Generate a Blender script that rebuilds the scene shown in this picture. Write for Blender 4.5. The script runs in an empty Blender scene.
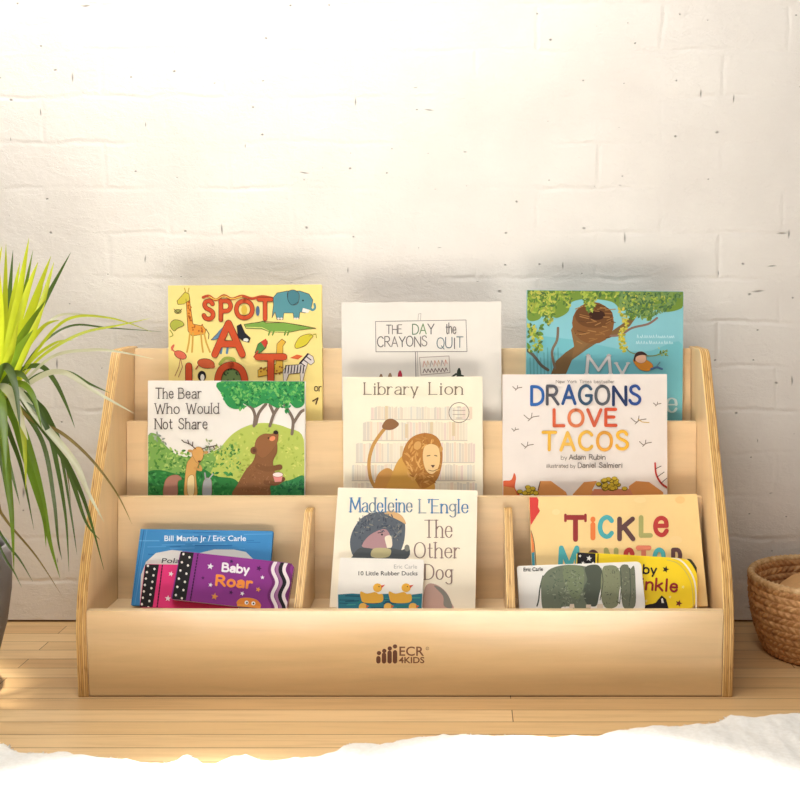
import bpy, bmesh, math, random
from mathutils import Vector, Matrix
from mathutils.geometry import tessellate_polygon
random.seed(7)
SC = bpy.context.scene
COL = SC.collection
PI = math.pi

# ------------------------------------------------------------------ camera
F_PX, CAM_D, CAM_H, TILT, VX, CAM_X = 1090.7, 1.5748, 0.6204, 0.1093, 465.9, 0.0907
cam_data = bpy.data.cameras.new('camera')
cam = bpy.data.objects.new('camera', cam_data)
COL.objects.link(cam)
cam.location = (CAM_X, -CAM_D, CAM_H)
cam.rotation_euler = (PI / 2 - TILT, 0, 0)
cam_data.sensor_width = 36.0
cam_data.lens = F_PX / 800 * 36.0
cam_data.shift_x = -(VX - 400) / 800
cam_data.clip_start = 0.02
SC.camera = cam
EYE = Vector((CAM_X, -CAM_D, CAM_H))
CT, ST = math.cos(TILT), math.sin(TILT)

def ray(u, v):
    a = (u - VX) / F_PX
    b = (400 - v) / F_PX
    return Vector((a, CT + b * ST, -ST + b * CT))

def on_plane(u, v, p0, n):
    d = ray(u, v)
    return EYE + d * ((Vector(p0) - EYE).dot(n) / d.dot(n))

def at(u, v, y):
    """the place in the room seen at (u, v) of the photo at depth y"""
    return on_plane(u, v, (0, y, 0), Vector((0, 1, 0)))

# ------------------------------------------------------------------ colour and materials
def lin(c):
    out = []
    for x in c[:3]:
        x = x / 255.0
        out.append(x / 12.92 if x <= 0.04045 else ((x + 0.055) / 1.055) ** 2.4)
    return (out[0], out[1], out[2], 1.0)

def new_mat(name):
    m = bpy.data.materials.new(name)
    m.use_nodes = True
    nt = m.node_tree
    return m, nt, nt.nodes['Principled BSDF']

def N(nt, kind, **kw):
    n = nt.nodes.new(kind)
    for k, v in kw.items():
        if k.startswith('i_'):
            n.inputs[k[2:].replace('_', ' ')].default_value = v
        else:
            setattr(n, k, v)
    return n

def ramp(nt, stops):
    r = nt.nodes.new('ShaderNodeValToRGB')
    e = r.color_ramp.elements
    while len(e) > 1:
        e.remove(e[-1])
    e[0].position, e[0].color = stops[0]
    for p, c in stops[1:]:
        x = e.new(p)
        x.color = c
    return r

def plain(name, rgb, rough=0.5, var=0.08, scale=30.0, bump=0.0, stretch=(1, 1, 1), spec=0.5):
    """one colour with a slight procedural mottling and grain"""
    m, nt, b = new_mat(name)
    L = nt.links
    tc = N(nt, 'ShaderNodeTexCoord')
    mp = N(nt, 'ShaderNodeMapping')
    mp.inputs['Scale'].default_value = stretch
    L.new(tc.outputs['Object'], mp.inputs['Vector'])
    no = N(nt, 'ShaderNodeTexNoise', i_Scale=scale, i_Detail=5.0)
    L.new(mp.outputs[0], no.inputs['Vector'])
    c = lin(rgb)
    lo = tuple(x * (1 - var) for x in c[:3]) + (1,)
    hi = tuple(min(1, x * (1 + var)) for x in c[:3]) + (1,)
    r = ramp(nt, [(0.3, lo), (0.7, hi)])
    L.new(no.outputs['Fac'], r.inputs[0])
    L.new(r.outputs[0], b.inputs['Base Color'])
    b.inputs['Roughness'].default_value = rough
    b.inputs['Specular IOR Level'].default_value = spec
    if bump:
        bp = N(nt, 'ShaderNodeBump', i_Strength=bump, i_Distance=0.002)
        L.new(no.outputs['Fac'], bp.inputs['Height'])
        L.new(bp.outputs[0], b.inputs['Normal'])
    return m

def print_mat(name, rough=0.42):
    """ink: the colour of every printed patch is stored on its faces"""
    m, nt, b = new_mat(name)
    a = N(nt, 'ShaderNodeVertexColor', layer_name='ink')
    nt.links.new(a.outputs['Color'], b.inputs['Base Color'])
    b.inputs['Roughness'].default_value = rough
    b.inputs['Specular IOR Level'].default_value = 0.25
    return m

def ply_edge(name, axis, half):
    """the layered edge of plywood, veneers stacked along one axis"""
    m, nt, b = new_mat(name)
    L = nt.links
    tc = N(nt, 'ShaderNodeTexCoord')
    sx = N(nt, 'ShaderNodeSeparateXYZ')
    no = N(nt, 'ShaderNodeTexNoise', i_Scale=14.0, i_Detail=3.0)
    L.new(tc.outputs['Object'], no.inputs['Vector'])
    L.new(tc.outputs['Object'], sx.inputs[0])
    ad = N(nt, 'ShaderNodeMath', operation='MULTIPLY_ADD')
    ad.inputs[1].default_value = 0.0016
    L.new(no.outputs['Fac'], ad.inputs[0])
    L.new(sx.outputs[axis], ad.inputs[2])
    mr = N(nt, 'ShaderNodeMapRange')
    mr.inputs['From Min'].default_value = -half + 0.0008
    mr.inputs['From Max'].default_value = half + 0.0008
    L.new(ad.outputs[0], mr.inputs['Value'])
    a, d, c = lin((236, 200, 132)), lin((192, 140, 78)), lin((214, 168, 98))
    st = [(0.0, a)]
    for p in (0.17, 0.36, 0.55, 0.74, 0.9):
        st += [(p - 0.055, a if p != 0.55 else c), (p - 0.02, d), (p + 0.02, d), (p + 0.055, c if p != 0.55 else a)]
    r = ramp(nt, st)
    L.new(mr.outputs[0], r.inputs[0])
    mp = N(nt, 'ShaderNodeMapping')
    mp.inputs['Scale'].default_value = (90, 9, 9) if axis == 'X' else (9, 9, 90)
    L.new(tc.outputs['Object'], mp.inputs['Vector'])
    n2 = N(nt, 'ShaderNodeTexNoise', i_Scale=4.0, i_Detail=4.0)
    L.new(mp.outputs[0], n2.inputs['Vector'])
    r2 = ramp(nt, [(0.30, lin((150, 100, 52))), (0.45, (1, 1, 1, 1))])
    L.new(n2.outputs['Fac'], r2.inputs[0])
    mx = N(nt, 'ShaderNodeMixRGB', blend_type='MULTIPLY')
    mx.inputs[0].default_value = 0.6
    L.new(r.outputs[0], mx.inputs[1])
    L.new(r2.outputs[0], mx.inputs[2])
    L.new(mx.outputs[0], b.inputs['Base Color'])
    b.inputs['Roughness'].default_value = 0.5
    return m

def birch(name, grain, rgb=(231, 202, 160), rough=0.33):
    """birch veneer with grain drawn out along one axis"""
    m, nt, b = new_mat(name)
    L = nt.links
    tc = N(nt, 'ShaderNodeTexCoord')
    mp = N(nt, 'ShaderNodeMapping')
    mp.inputs['Scale'].default_value = grain
    L.new(tc.outputs['Object'], mp.inputs['Vector'])
    n1 = N(nt, 'ShaderNodeTexNoise', i_Scale=6.0, i_Detail=8.0, i_Roughness=0.6, i_Distortion=0.4)
    n2 = N(nt, 'ShaderNodeTexNoise', i_Scale=1.3, i_Detail=2.0)
    L.new(mp.outputs[0], n1.inputs['Vector'])
    L.new(mp.outputs[0], n2.inputs['Vector'])
    c = lin(rgb)
    f = lambda k: tuple(min(1, x * k) for x in c[:3]) + (1,)
    r1 = ramp(nt, [(0.25, f(0.9)), (0.5, f(1.0)), (0.75, f(1.07))])
    L.new(n1.outputs['Fac'], r1.inputs[0])
    r2 = ramp(nt, [(0.35, (0.93, 0.90, 0.86, 1)), (0.65, (1, 1, 1, 1))])
    L.new(n2.outputs['Fac'], r2.inputs[0])
    mx = N(nt, 'ShaderNodeMixRGB', blend_type='MULTIPLY')
    mx.inputs[0].default_value = 1.0
    L.new(r1.outputs[0], mx.inputs[1])
    L.new(r2.outputs[0], mx.inputs[2])
    L.new(mx.outputs[0], b.inputs['Base Color'])
    b.inputs['Roughness'].default_value = rough
    bp = N(nt, 'ShaderNodeBump', i_Strength=0.06, i_Distance=0.001)
    L.new(n1.outputs['Fac'], bp.inputs['Height'])
    L.new(bp.outputs[0], b.inputs['Normal'])
    return m

# ------------------------------------------------------------------ objects
def mesh_obj(name, bm, mats, parent=None, smooth=False, matrix=None):
    me = bpy.data.meshes.new(name)
    bm.normal_update()
    bm.to_mesh(me)
    bm.free()
    for m in (mats if isinstance(mats, (list, tuple)) else [mats]):
        me.materials.append(m)
    if smooth:
        for p in me.polygons:
            p.use_smooth = True
    o = bpy.data.objects.new(name, me)
    COL.objects.link(o)
    if matrix is not None:
        o.matrix_world = matrix
    if parent is not None:
        o.parent = parent
    return o

def empty(name, loc, label, cat, group=None, matrix=None):
    o = bpy.data.objects.new(name, None)
    o.empty_display_size = 0.05
    COL.objects.link(o)
    if matrix is not None:
        o.matrix_world = matrix
    else:
        o.location = loc
    tag(o, label, cat, group)
    return o

def tag(o, label, cat, group=None):
    o['label'] = label
    o['category'] = cat
    if group:
        o['group'] = group

def box_bm(x0, x1, y0, y1, z0, z1, bevel=0.0, seg=2):
    bm = bmesh.new()
    bmesh.ops.create_cube(bm, size=1.0)
    for v in bm.verts:
        v.co = Vector(((x0 + x1) / 2 + v.co.x * (x1 - x0), (y0 + y1) / 2 + v.co.y * (y1 - y0), (z0 + z1) / 2 + v.co.z * (z1 - z0)))
    if bevel:
        bmesh.ops.bevel(bm, geom=bm.edges[:], offset=bevel, segments=seg, affect='EDGES', profile=0.5)
    return bm

def prism_x(profile, half, bevel=0.0012):
    """a board cut to a (y, z) outline, its thickness along x"""
    bm = bmesh.new()
    a = [bm.verts.new((-half, y, z)) for y, z in profile]
    b = [bm.verts.new((half, y, z)) for y, z in profile]
    bm.faces.new(a)
    bm.faces.new(b[::-1])
    n = len(a)
    for i in range(n):
        bm.faces.new((a[i], b[i], b[(i + 1) % n], a[(i + 1) % n]))
    bmesh.ops.recalc_face_normals(bm, faces=bm.faces[:])
    if bevel:
        es = [e for e in bm.edges if abs(e.verts[0].co.x - e.verts[1].co.x) < 1e-6]
        bmesh.ops.bevel(bm, geom=es, offset=bevel, segments=2, affect='EDGES', profile=0.5)
    bm.normal_update()
    for f in bm.faces:
        f.material_index = 0 if abs(f.normal.x) > 0.9 else 1
    return bm

def round_corners(pts, radii, seg=6):
    out = []
    n = len(pts)
    for i in range(n):
        r = radii[i]
        p, a, c = Vector(pts[i]), Vector(pts[i - 1]), Vector(pts[(i + 1) % n])
        if r <= 0:
            out.append(tuple(p))
            continue
        d1, d2 = (a - p), (c - p)
        r1 = min(r, d1.length * 0.45)
        r2 = min(r, d2.length * 0.45)
        s, e = p + d1.normalized() * r1, p + d2.normalized() * r2
        for k in range(seg + 1):
            t = k / seg
            out.append(tuple(s * (1 - t) ** 2 + p * 2 * t * (1 - t) + e * t * t))
    return out
# ------------------------------------------------------------------ drawing on flat covers
GL = {
'A': (7, "0,0 3.5,10 7,0;1.3,3.4 5.7,3.4"), 'B': (6, "0,0 0,10;~0,10 3.8,9.8 5,7.7 3.8,5.5 0,5.3;~0,5.3 4.6,5 5.9,2.7 4.6,.2 0,0"),
'C': (6.8, "~6.6,8.2 5.2,9.7 3.2,10 .9,8.3 0,5 .9,1.7 3.2,0 5.2,.3 6.6,1.8"), 'D': (6.6, "0,0 0,10;~0,10 3.6,9.7 5.9,7.8 6.5,5 5.9,2.2 3.6,.3 0,0"),
'E': (5.4, "0,0 0,10;0,10 5.2,10;0,5.2 4.4,5.2;0,0 5.4,0"), 'G': (7, "~6.6,8.2 5.2,9.7 3.2,10 .9,8.3 0,5 .9,1.7 3.2,0 5.4,.5 6.7,2.2;6.7,2.2 6.7,4.6;4,4.6 6.9,4.6"),
'H': (6.6, "0,0 0,10;6.6,0 6.6,10;0,5.2 6.6,5.2"), 'I': (1.5, ".7,0 .7,10"), 'J': (4.5, "~4.2,10 4.2,3 3.6,.8 2,0 .4,.6 0,2"),
'K': (6.2, "0,0 0,10;6,10 .2,4.6;2,6 6.2,0"), 'L': (5.2, "0,10 0,0;0,0 5.2,0"), 'M': (8.6, "0,0 .6,10;.6,10 4.3,2;4.3,2 8,10;8,10 8.6,0"),
'N': (7, "0,0 0,10;0,10 7,0;7,0 7,10"), 'O': (7.4, "~3.7,10 6.4,8.6 7.4,5 6.4,1.4 3.7,0 1,1.4 0,5 1,8.6 3.7,10"),
'P': (5.6, "0,0 0,10;~0,10 4,9.8 5.5,7.3 4,4.9 0,4.6"), 'Q': (7.6, "~3.7,10 6.4,8.6 7.4,5 6.4,1.4 3.7,0 1,1.4 0,5 1,8.6 3.7,10;4.6,2.4 7.4,-.8"),
'R': (6.2, "0,0 0,10;~0,10 4,9.8 5.4,7.5 4,5.2 0,5;2.6,5 6.2,0"), 'S': (5.8, "~5.3,8.3 4.2,9.7 2.7,10 .9,9.2 .5,7.5 1.6,6 4,4.8 5.5,3.4 5.5,1.6 4.3,.3 2.8,0 1,.5 0,2"),
'T': (6.6, "0,10 6.6,10;3.3,10 3.3,0"), 'U': (6.6, "~0,10 0,3.6 1,.8 3.3,0 5.6,.8 6.6,3.6 6.6,10"), 'V': (7, "0,10 3.5,0;3.5,0 7,10"),
'W': (9.6, "0,10 2.4,0;2.4,0 4.8,9;4.8,9 7.2,0;7.2,0 9.6,10"), 'Y': (6.8, "0,10 3.4,5;6.8,10 3.4,5;3.4,5 3.4,0"),
'a': (4.8, "~.5,5.4 2,6.5 3.6,6.3 4.4,5 4.4,0;~4.4,3.8 2,3.6 .3,2.6 .1,1 1.4,0 3.2,.4 4.4,1.8"), 'b': (5, "0,10 0,0;~0,4.6 1.4,6.4 3.2,6.4 4.8,4.8 4.8,1.6 3.2,0 1.4,.1 0,1.6"),
'c': (4.4, "~4.3,5.2 3,6.5 1.6,6.3 .2,4.6 .2,1.9 1.6,.1 3,0 4.3,1.2"), 'd': (5, "4.8,10 4.8,0;~4.8,4.6 3.4,6.4 1.6,6.4 0,4.8 0,1.6 1.6,0 3.4,.1 4.8,1.6"),
'e': (4.8, ".2,3.5 4.6,3.5;~4.6,3.5 4.2,5.6 2.6,6.5 .9,5.8 .1,3.6 .6,1.2 2.2,0 3.6,.3 4.6,1.6"), 'f': (3.4, "~3.6,9.2 2.6,10 1.5,9 1.3,7 1.3,0;0,6.3 3,6.3"),
'g': (4.8, "~4.4,4.8 3.4,6.4 1.6,6.4 .2,4.8 .3,2.6 1.8,1.4 3.4,1.8 4.4,3.2;~4.5,6.3 4.5,-1.2 3.6,-2.8 1.8,-3 .3,-2"), 'h': (4.8, "0,10 0,0;~0,4.4 1.4,6.2 3.2,6.4 4.4,5 4.5,3.4 4.5,0"),
'i': (1.2, ".5,6.4 .5,0;.5,8.6 .5,9"), 'k': (4.8, "0,10 0,0;4.2,6.3 .1,2.8;1.6,4 4.8,0"), 'l': (1.2, ".5,10 .5,0"),
'm': (7.6, "0,6.4 0,0;~0,4.4 1.2,6.2 2.6,6.4 3.6,5 3.7,3.4 3.7,0;~3.7,4.4 5,6.2 6.2,6.4 7.3,5 7.4,3.4 7.4,0"), 'n': (4.7, "0,6.4 0,0;~0,4.4 1.4,6.2 3.2,6.4 4.4,5 4.5,3.4 4.5,0"),
'o': (5, "~2.5,6.5 4.3,5.6 5,3.2 4.3,.9 2.5,0 .7,.9 0,3.2 .7,5.6 2.5,6.5"), 'r': (3.4, "0,6.4 0,0;~0,4 1.2,6 2.4,6.5 3.4,6"),
's': (4, "~3.7,5.3 2.4,6.5 .9,6.1 .6,4.6 2,3.5 3.6,2.6 3.7,1 2.4,0 1,.2 0,1.3"), 't': (3.2, "~1.3,9 1.3,1.6 2,.1 3.2,.5;0,6.3 3.1,6.3"),
'u': (4.7, "~0,6.4 0,2 .8,.3 2.2,0 3.6,.8 4.5,2.4;4.5,6.4 4.5,0"), 'v': (4.6, "0,6.4 2.3,0;2.3,0 4.6,6.4"), 'w': (7, "0,6.4 1.8,0;1.8,0 3.5,5.8;3.5,5.8 5.2,0;5.2,0 7,6.4"),
'y': (4.6, "0,6.4 2.3,0;4.6,6.4 1.4,-3"), '0': (5, "~2.5,10 4.6,8 5,5 4.6,2 2.5,0 .4,2 0,5 .4,8 2.5,10"), '1': (2.6, ".2,8 1.8,10;1.8,10 1.8,0"),
"'": (1, ".5,10 .3,7.6"), '/': (3.5, "0,-.6 3.5,10.4"), '.': (1, ".4,0 .5,.4"), ' ': (3.2, ""),
}

def catmull(pts, k=5):
    if len(pts) < 3:
        return pts
    P = [pts[0]] + list(pts) + [pts[-1]]
    if (Vector(pts[0]) - Vector(pts[-1])).length < 1e-6:
        P[0], P[-1] = pts[-2], pts[1]
    out = []
    for i in range(1, len(P) - 2):
        p0, p1, p2, p3 = P[i - 1], P[i], P[i + 1], P[i + 2]
        for j in range(k):
            t = j / k
            out.append(tuple(0.5 * (2 * p1[q] + (p2[q] - p0[q]) * t + (2 * p0[q] - 5 * p1[q] + 4 * p2[q] - p3[q]) * t * t
                                    + (3 * p1[q] - p0[q] - 3 * p2[q] + p3[q]) * t ** 3) for q in (0, 1)))
    out.append(tuple(pts[-1]))
    return out

def parse(g):
    res = []
    for s in GL[g][1].split(';'):
        if not s:
            continue
        sm = s[0] == '~'
        pts = [tuple(float(q) for q in p.split(',')) for p in s.lstrip('~').split()]
        res.append((catmull(pts) if sm else pts, sm))
    return res

class Sheet:
    """flat printed shapes gathered for one surface; drawn in the tracing frame of the photo and laid on the surface by `to`"""
    def __init__(self, to, rect=None, base=0.0002):
        self.bm = bmesh.new()
        self.ink = self.bm.loops.layers.float_color.new('ink')
        self.to, self.rect, self.z, self.base, self.edge = to, rect, 0, base, None
    def up(self, k=1):
        self.z += k
    def _v(self, p, sub=0):
        x, y = self.to(p[0], p[1])
        if self.rect:
            x = min(max(x, self.rect[0]), self.rect[1])
            y = min(max(y, self.rect[2]), self.rect[3])
        return self.bm.verts.new((x, y, self.base + 9e-6 * (self.z + sub)))
    def _face(self, vs, c):
        try:
            f = self.bm.faces.new(vs)
        except ValueError:
            return
        f.normal_update()
        if f.normal.z < 0:
            f.normal_flip()
        for l in f.loops:
            l[self.ink] = c
    def poly(self, pts, rgb, smooth=False, up=True):
        if up:
            self.up()
        if smooth:
            pts = catmull(list(pts) + [pts[0]], 5)[:-1]
        c = lin(rgb)
        vs = [self._v(p) for p in pts]
        for t in tessellate_polygon([[Vector((p[0], p[1], 0)) for p in pts]]):
            self._face([vs[i] for i in t], c)
        if self.edge and len(pts) > 8 or (self.edge and len(pts) > 4 and not smooth):
            self.line(list(pts) + [pts[0]], self.edge[1], self.edge[0])
    def ell(self, x, y, rx, ry, rgb, rot=0, n=20, up=True):
        keep, self.edge = self.edge, (self.edge if rx > 3 else None)
        ca, sa = math.cos(math.radians(rot)), math.sin(math.radians(rot))
        self.poly([(x + rx * math.cos(2 * PI * i / n) * ca - ry * math.sin(2 * PI * i / n) * sa,
                    y + rx * math.cos(2 * PI * i / n) * sa + ry * math.sin(2 * PI * i / n) * ca) for i in range(n)], rgb, up=up)
        self.edge = keep
    def rect_(self, x0, y0, x1, y1, rgb):
        self.poly([(x0, y0), (x1, y0), (x1, y1), (x0, y1)], rgb)
    def line(self, pts, w, rgb, smooth=False, up=True, caps=True, thin=None, taper=False, sub=0):
        """a stroke of even or pen-like width, built as one ribbon with rounded ends"""
        if up:
            self.up()
        if smooth:
            pts = catmull(list(pts), 5)
        c = lin(rgb)
        P = [Vector(pts[0])]
        for p in pts[1:]:
            if (Vector(p) - P[-1]).length > 1e-4:
                P.append(Vector(p))
        if len(P) < 2:
            return
        runs, cur = [], [P[0], P[1]]
        for i in range(2, len(P)):
            a, b = (cur[-1] - cur[-2]).normalized(), (P[i] - cur[-1]).normalized()
            if a.dot(b) < 0.45:
                runs.append(cur)
                cur = [cur[-1], P[i]]
            else:
                cur.append(P[i])
        runs.append(cur)
        def width(d):
            return (w if thin is None else thin + (w - thin) * abs(d.y) ** 1.5) / 2
        for k, R in enumerate(runs):
            n = len(R)
            prev = None
            dirs = [(R[i + 1] - R[i]).normalized() for i in range(n - 1)]
            for i in range(n):
                d = dirs[0] if i == 0 else dirs[-1] if i == n - 1 else (dirs[i - 1] + dirs[i]).normalized()
                h = width(d)
                if taper:
                    h = h * (1 - i / (n - 1)) + .1
                if 0 < i < n - 1:
                    h /= max(.75, d.dot(dirs[i]))
                q = Vector((-d.y, d.x))
                row = (self._v(R[i] + q * h, sub + k), self._v(R[i] - q * h, sub + k))
                if prev:
                    self._face([prev[0], row[0], row[1], prev[1]], c)
                if caps and i in (0, n - 1):
                    s_ = -1 if i == 0 else 1
                    m = 5 if h > .5 else 3
                    arc = [self._v(R[i] + q * h * math.cos(PI * t / m) + d * s_ * h * math.sin(PI * t / m), sub + k) for t in range(1, m)]
                    self._face([row[0]] + arc + [row[1]], c)
                prev = row
    def scatter(self, n, inside, size, rgbs, asp=0.45, seed=1):
        rnd = random.Random(seed)
        x0, y0, x1, y1 = inside[:4]
        test = inside[4] if len(inside) > 4 else (lambda x, y: True)
        self.up()
        k = 0
        tries = 0
        while k < n and tries < n * 30:
            tries += 1
            x, y = rnd.uniform(x0, x1), rnd.uniform(y0, y1)
            if not test(x, y):
                continue
            a, s = rnd.uniform(0, PI), rnd.uniform(*size)
            ca, sa = math.cos(a), math.sin(a)
            q = [(1, 0), (.3, asp), (-.5, asp * .8), (-1, 0), (-.5, -asp * .8), (.3, -asp)]
            c = rnd.choice(rgbs)
            self._face([self._v((x + s * (u * ca - v * sa), y + s * (u * sa + v * ca)), k % 12) for u, v in q], lin(c))
            k += 1
        self.up(12)
    def text(self, s, x0, base, cap, x1=None, w=1.0, rgb=(0, 0, 0), rgbs=None, serif=False, thin=None, rot=0, gap=1.6, jit=0.0, slant=0.0, seed=3, outline=None):
        """letters set stroke by stroke between x0 and x1; baseline and cap height in tracing units"""
        rnd = random.Random(seed)
        tot = sum(GL[ch][0] for ch in s) + gap * (len(s) - 1)
        ky = cap / 10.0
        kx = (x1 - x0) / tot if x1 is not None else ky
        ca, sa = math.cos(math.radians(rot)), math.sin(math.radians(rot))
        def put(p):
            X, Y = p[0] * kx + p[1] * ky * slant, -p[1] * ky
            return (x0 + X * ca - Y * sa, base + X * sa + Y * ca)
        self.up()
        passes = [(w, None)] if outline is None else [(w + outline[1] * 2, outline[0]), (w, None)]
        for pw, pc in passes:
            rnd = random.Random(seed)
            cx = 0.0
            k = 0
            for ch in s:
                col = pc or (rgbs[k % len(rgbs)] if rgbs else rgb)
                jy, jx = rnd.uniform(-jit, jit) * 10, rnd.uniform(-jit, jit) * 4
                for si, (pts, sm) in enumerate(parse(ch)):
                    pp = [(cx + a + jx + rnd.uniform(-jit, jit) * 2, b + jy) if not sm else (cx + a + jx, b + jy) for a, b in pts]
                    self.line([put(p) for p in pp], pw, col, up=False, thin=thin, sub=si * 2)
                    if serif:
                        for e, o in ((0, 1), (-1, -2)):
                            q, r = pts[e], pts[o]
                            dx, dy = abs(q[0] - r[0]), abs(q[1] - r[1])
                            if dy > dx * 1.3 and min(abs(q[1] - t) for t in (0, 10, 6.4, 6.3)) < 0.25:
                                L = 1.25 * ky / kx if kx else 1
                                yy = q[1] + jy
                                self.line([put((cx + jx + q[0] - L, yy)), put((cx + jx + q[0] + L, yy))], (thin or w * .5) * 1.05, col, up=False, caps=False, sub=7)
                cx += GL[ch][0] + gap
                if ch != ' ':
                    k += 1
            self.up(8)
    def type(self, body, x0, base, cap, x1, rgb, bold=0.0, rot=0, slant=0.0):
        """plain sans lettering from Blender's own built-in font"""
        cu = bpy.data.curves.new('lettering', 'FONT')
        cu.body = body
        cu.offset = bold
        cu.resolution_u = 3
        ob = bpy.data.objects.new('lettering', cu)
        COL.objects.link(ob)
        dg = bpy.context.evaluated_depsgraph_get()
        me = ob.evaluated_get(dg).to_mesh()
        vs = [v.co.copy() for v in me.vertices]
        fs = [tuple(p.vertices) for p in me.polygons]
        ob.evaluated_get(dg).to_mesh_clear()
        bpy.data.objects.remove(ob)
        bpy.data.curves.remove(cu)
        mx0, mx1 = min(v.x for v in vs), max(v.x for v in vs)
        ky = cap / 0.72
        kx = (x1 - x0) / (mx1 - mx0)
        ca, sa = math.cos(math.radians(rot)), math.sin(math.radians(rot))
        self.up()
        c = lin(rgb)
        nv = []
        for v in vs:
            X, Y = (v.x - mx0) * kx + v.y * ky * slant, -v.y * ky
            nv.append(self._v((x0 + X * ca - Y * sa, base + X * sa + Y * ca)))
        for f in fs:
            self._face([nv[i] for i in f], c)
    def star(self, x, y, r, rgb, rot=0, n=5, inner=0.45):
        self.poly([(x + (r if i % 2 == 0 else r * inner) * math.sin(PI * i / n + rot), y - (r if i % 2 == 0 else r * inner) * math.cos(PI * i / n + rot)) for i in range(2 * n)], rgb)
    def build(self, name, parent, mat):
        return mesh_obj(name, self.bm, mat, parent)
# ------------------------------------------------------------------ setting: wall and floor
WALL_Y = 0.3612
def wall_material():
    m, nt, b = new_mat('painted_brick')
    L = nt.links
    tc = N(nt, 'ShaderNodeTexCoord')
    sp = N(nt, 'ShaderNodeSeparateXYZ')
    L.new(tc.outputs['Object'], sp.inputs[0])
    cb = N(nt, 'ShaderNodeCombineXYZ')
    L.new(sp.outputs['X'], cb.inputs[0])
    L.new(sp.outputs['Z'], cb.inputs[1])
    # hand-laid courses: coordinates wander a little
    wn = N(nt, 'ShaderNodeTexNoise', i_Scale=9.0, i_Detail=3.0)
    L.new(tc.outputs['Object'], wn.inputs['Vector'])
    wv = N(nt, 'ShaderNodeVectorMath', operation='SUBTRACT')
    wv.inputs[1].default_value = (0.5, 0.5, 0.5)
    L.new(wn.outputs['Color'], wv.inputs[0])
    ws = N(nt, 'ShaderNodeVectorMath', operation='SCALE')
    ws.inputs['Scale'].default_value = 0.022
    L.new(wv.outputs[0], ws.inputs[0])
    wa = N(nt, 'ShaderNodeVectorMath', operation='ADD')
    L.new(cb.outputs[0], wa.inputs[0])
    L.new(ws.outputs[0], wa.inputs[1])
    br = N(nt, 'ShaderNodeTexBrick', i_Scale=1.0)
    br.offset = 0.5
    br.inputs['Brick Width'].default_value = 0.215
    br.inputs['Row Height'].default_value = 0.078
    br.inputs['Mortar Size'].default_value = 0.007
    br.inputs['Mortar Smooth'].default_value = 1.0
    br.inputs['Color1'].default_value = (1, 1, 1, 1)
    br.inputs['Color2'].default_value = (0.86, 0.86, 0.86, 1)
    br.inputs['Mortar'].default_value = (0, 0, 0, 1)
    L.new(wa.outputs[0], br.inputs['Vector'])
    # thick uneven paint
    n1 = N(nt, 'ShaderNodeTexNoise', i_Scale=26.0, i_Detail=6.0, i_Roughness=0.7, i_Distortion=0.1)
    L.new(tc.outputs['Object'], n1.inputs['Vector'])
    n2 = N(nt, 'ShaderNodeTexNoise', i_Scale=6.0, i_Detail=3.0)
    L.new(tc.outputs['Object'], n2.inputs['Vector'])
    ms = N(nt, 'ShaderNodeMapping')
    ms.inputs['Scale'].default_value = (1.0, 1.0, 2.0)
    L.new(tc.outputs['Object'], ms.inputs['Vector'])
    n3 = N(nt, 'ShaderNodeTexNoise', i_Scale=16.0, i_Detail=7.0, i_Roughness=0.7, i_Distortion=0.25)
    L.new(ms.outputs[0], n3.inputs['Vector'])
    rg = ramp(nt, [(0.44, (0, 0, 0, 1)), (0.5, (1, 1, 1, 1)), (0.56, (0, 0, 0, 1))])
    L.new(n3.outputs['Fac'], rg.inputs[0])
    # the joints show only in places, where the paint has not filled them
    jm = ramp(nt, [(0.44, (0.08, 0.08, 0.08, 1)), (0.64, (1, 1, 1, 1))])
    L.new(n2.outputs['Fac'], jm.inputs[0])
    inv = N(nt, 'ShaderNodeMath', operation='MULTIPLY')
    L.new(br.outputs['Fac'], inv.inputs[0])
    L.new(jm.outputs[0], inv.inputs[1])
    # pock marks and chips
    def pits(scale, r, keep, stretch):
        mp = N(nt, 'ShaderNodeMapping')
        mp.inputs['Scale'].default_value = stretch
        L.new(wa.outputs[0], mp.inputs['Vector'])
        vo = N(nt, 'ShaderNodeTexVoronoi', i_Scale=scale)
        vo.voronoi_dimensions = '2D'
        L.new(mp.outputs[0], vo.inputs['Vector'])
        sc = N(nt, 'ShaderNodeSeparateColor')
        L.new(vo.outputs['Color'], sc.inputs[0])
        k = N(nt, 'ShaderNodeMath', operation='LESS_THAN')
        k.inputs[1].default_value = keep
        L.new(sc.outputs[0], k.inputs[0])
        rr = N(nt, 'ShaderNodeMath', operation='MULTIPLY')
        rr.inputs[1].default_value = r
        L.new(sc.outputs[1], rr.inputs[0])
        d = N(nt, 'ShaderNodeMapRange', interpolation_type='SMOOTHSTEP')
        d.inputs['From Min'].default_value = 0.0
        d.inputs['To Min'].default_value = 1.0
        d.inputs['To Max'].default_value = 0.0
        L.new(rr.outputs[0], d.inputs['From Max'])
        L.new(vo.outputs['Distance'], d.inputs['Value'])
        q = N(nt, 'ShaderNodeMath', operation='MULTIPLY')
        L.new(d.outputs[0], q.inputs[0])
        L.new(k.outputs[0], q.inputs[1])
        return q
    p1 = pits(14.0, 0.06, 0.5, (1.0, 1.3, 1))
    p2 = pits(7.0, 0.06, 0.42, (2.4, 0.55, 1))
    p3 = pits(7.0, 0.055, 0.4, (0.5, 2.6, 1))
    ps = N(nt, 'ShaderNodeMath', operation='MAXIMUM')
    L.new(p1.outputs[0], ps.inputs[0])
    L.new(p2.outputs[0], ps.inputs[1])
    pp = N(nt, 'ShaderNodeMath', operation='MAXIMUM')
    L.new(ps.outputs[0], pp.inputs[0])
    L.new(p3.outputs[0], pp.inputs[1])
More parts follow.
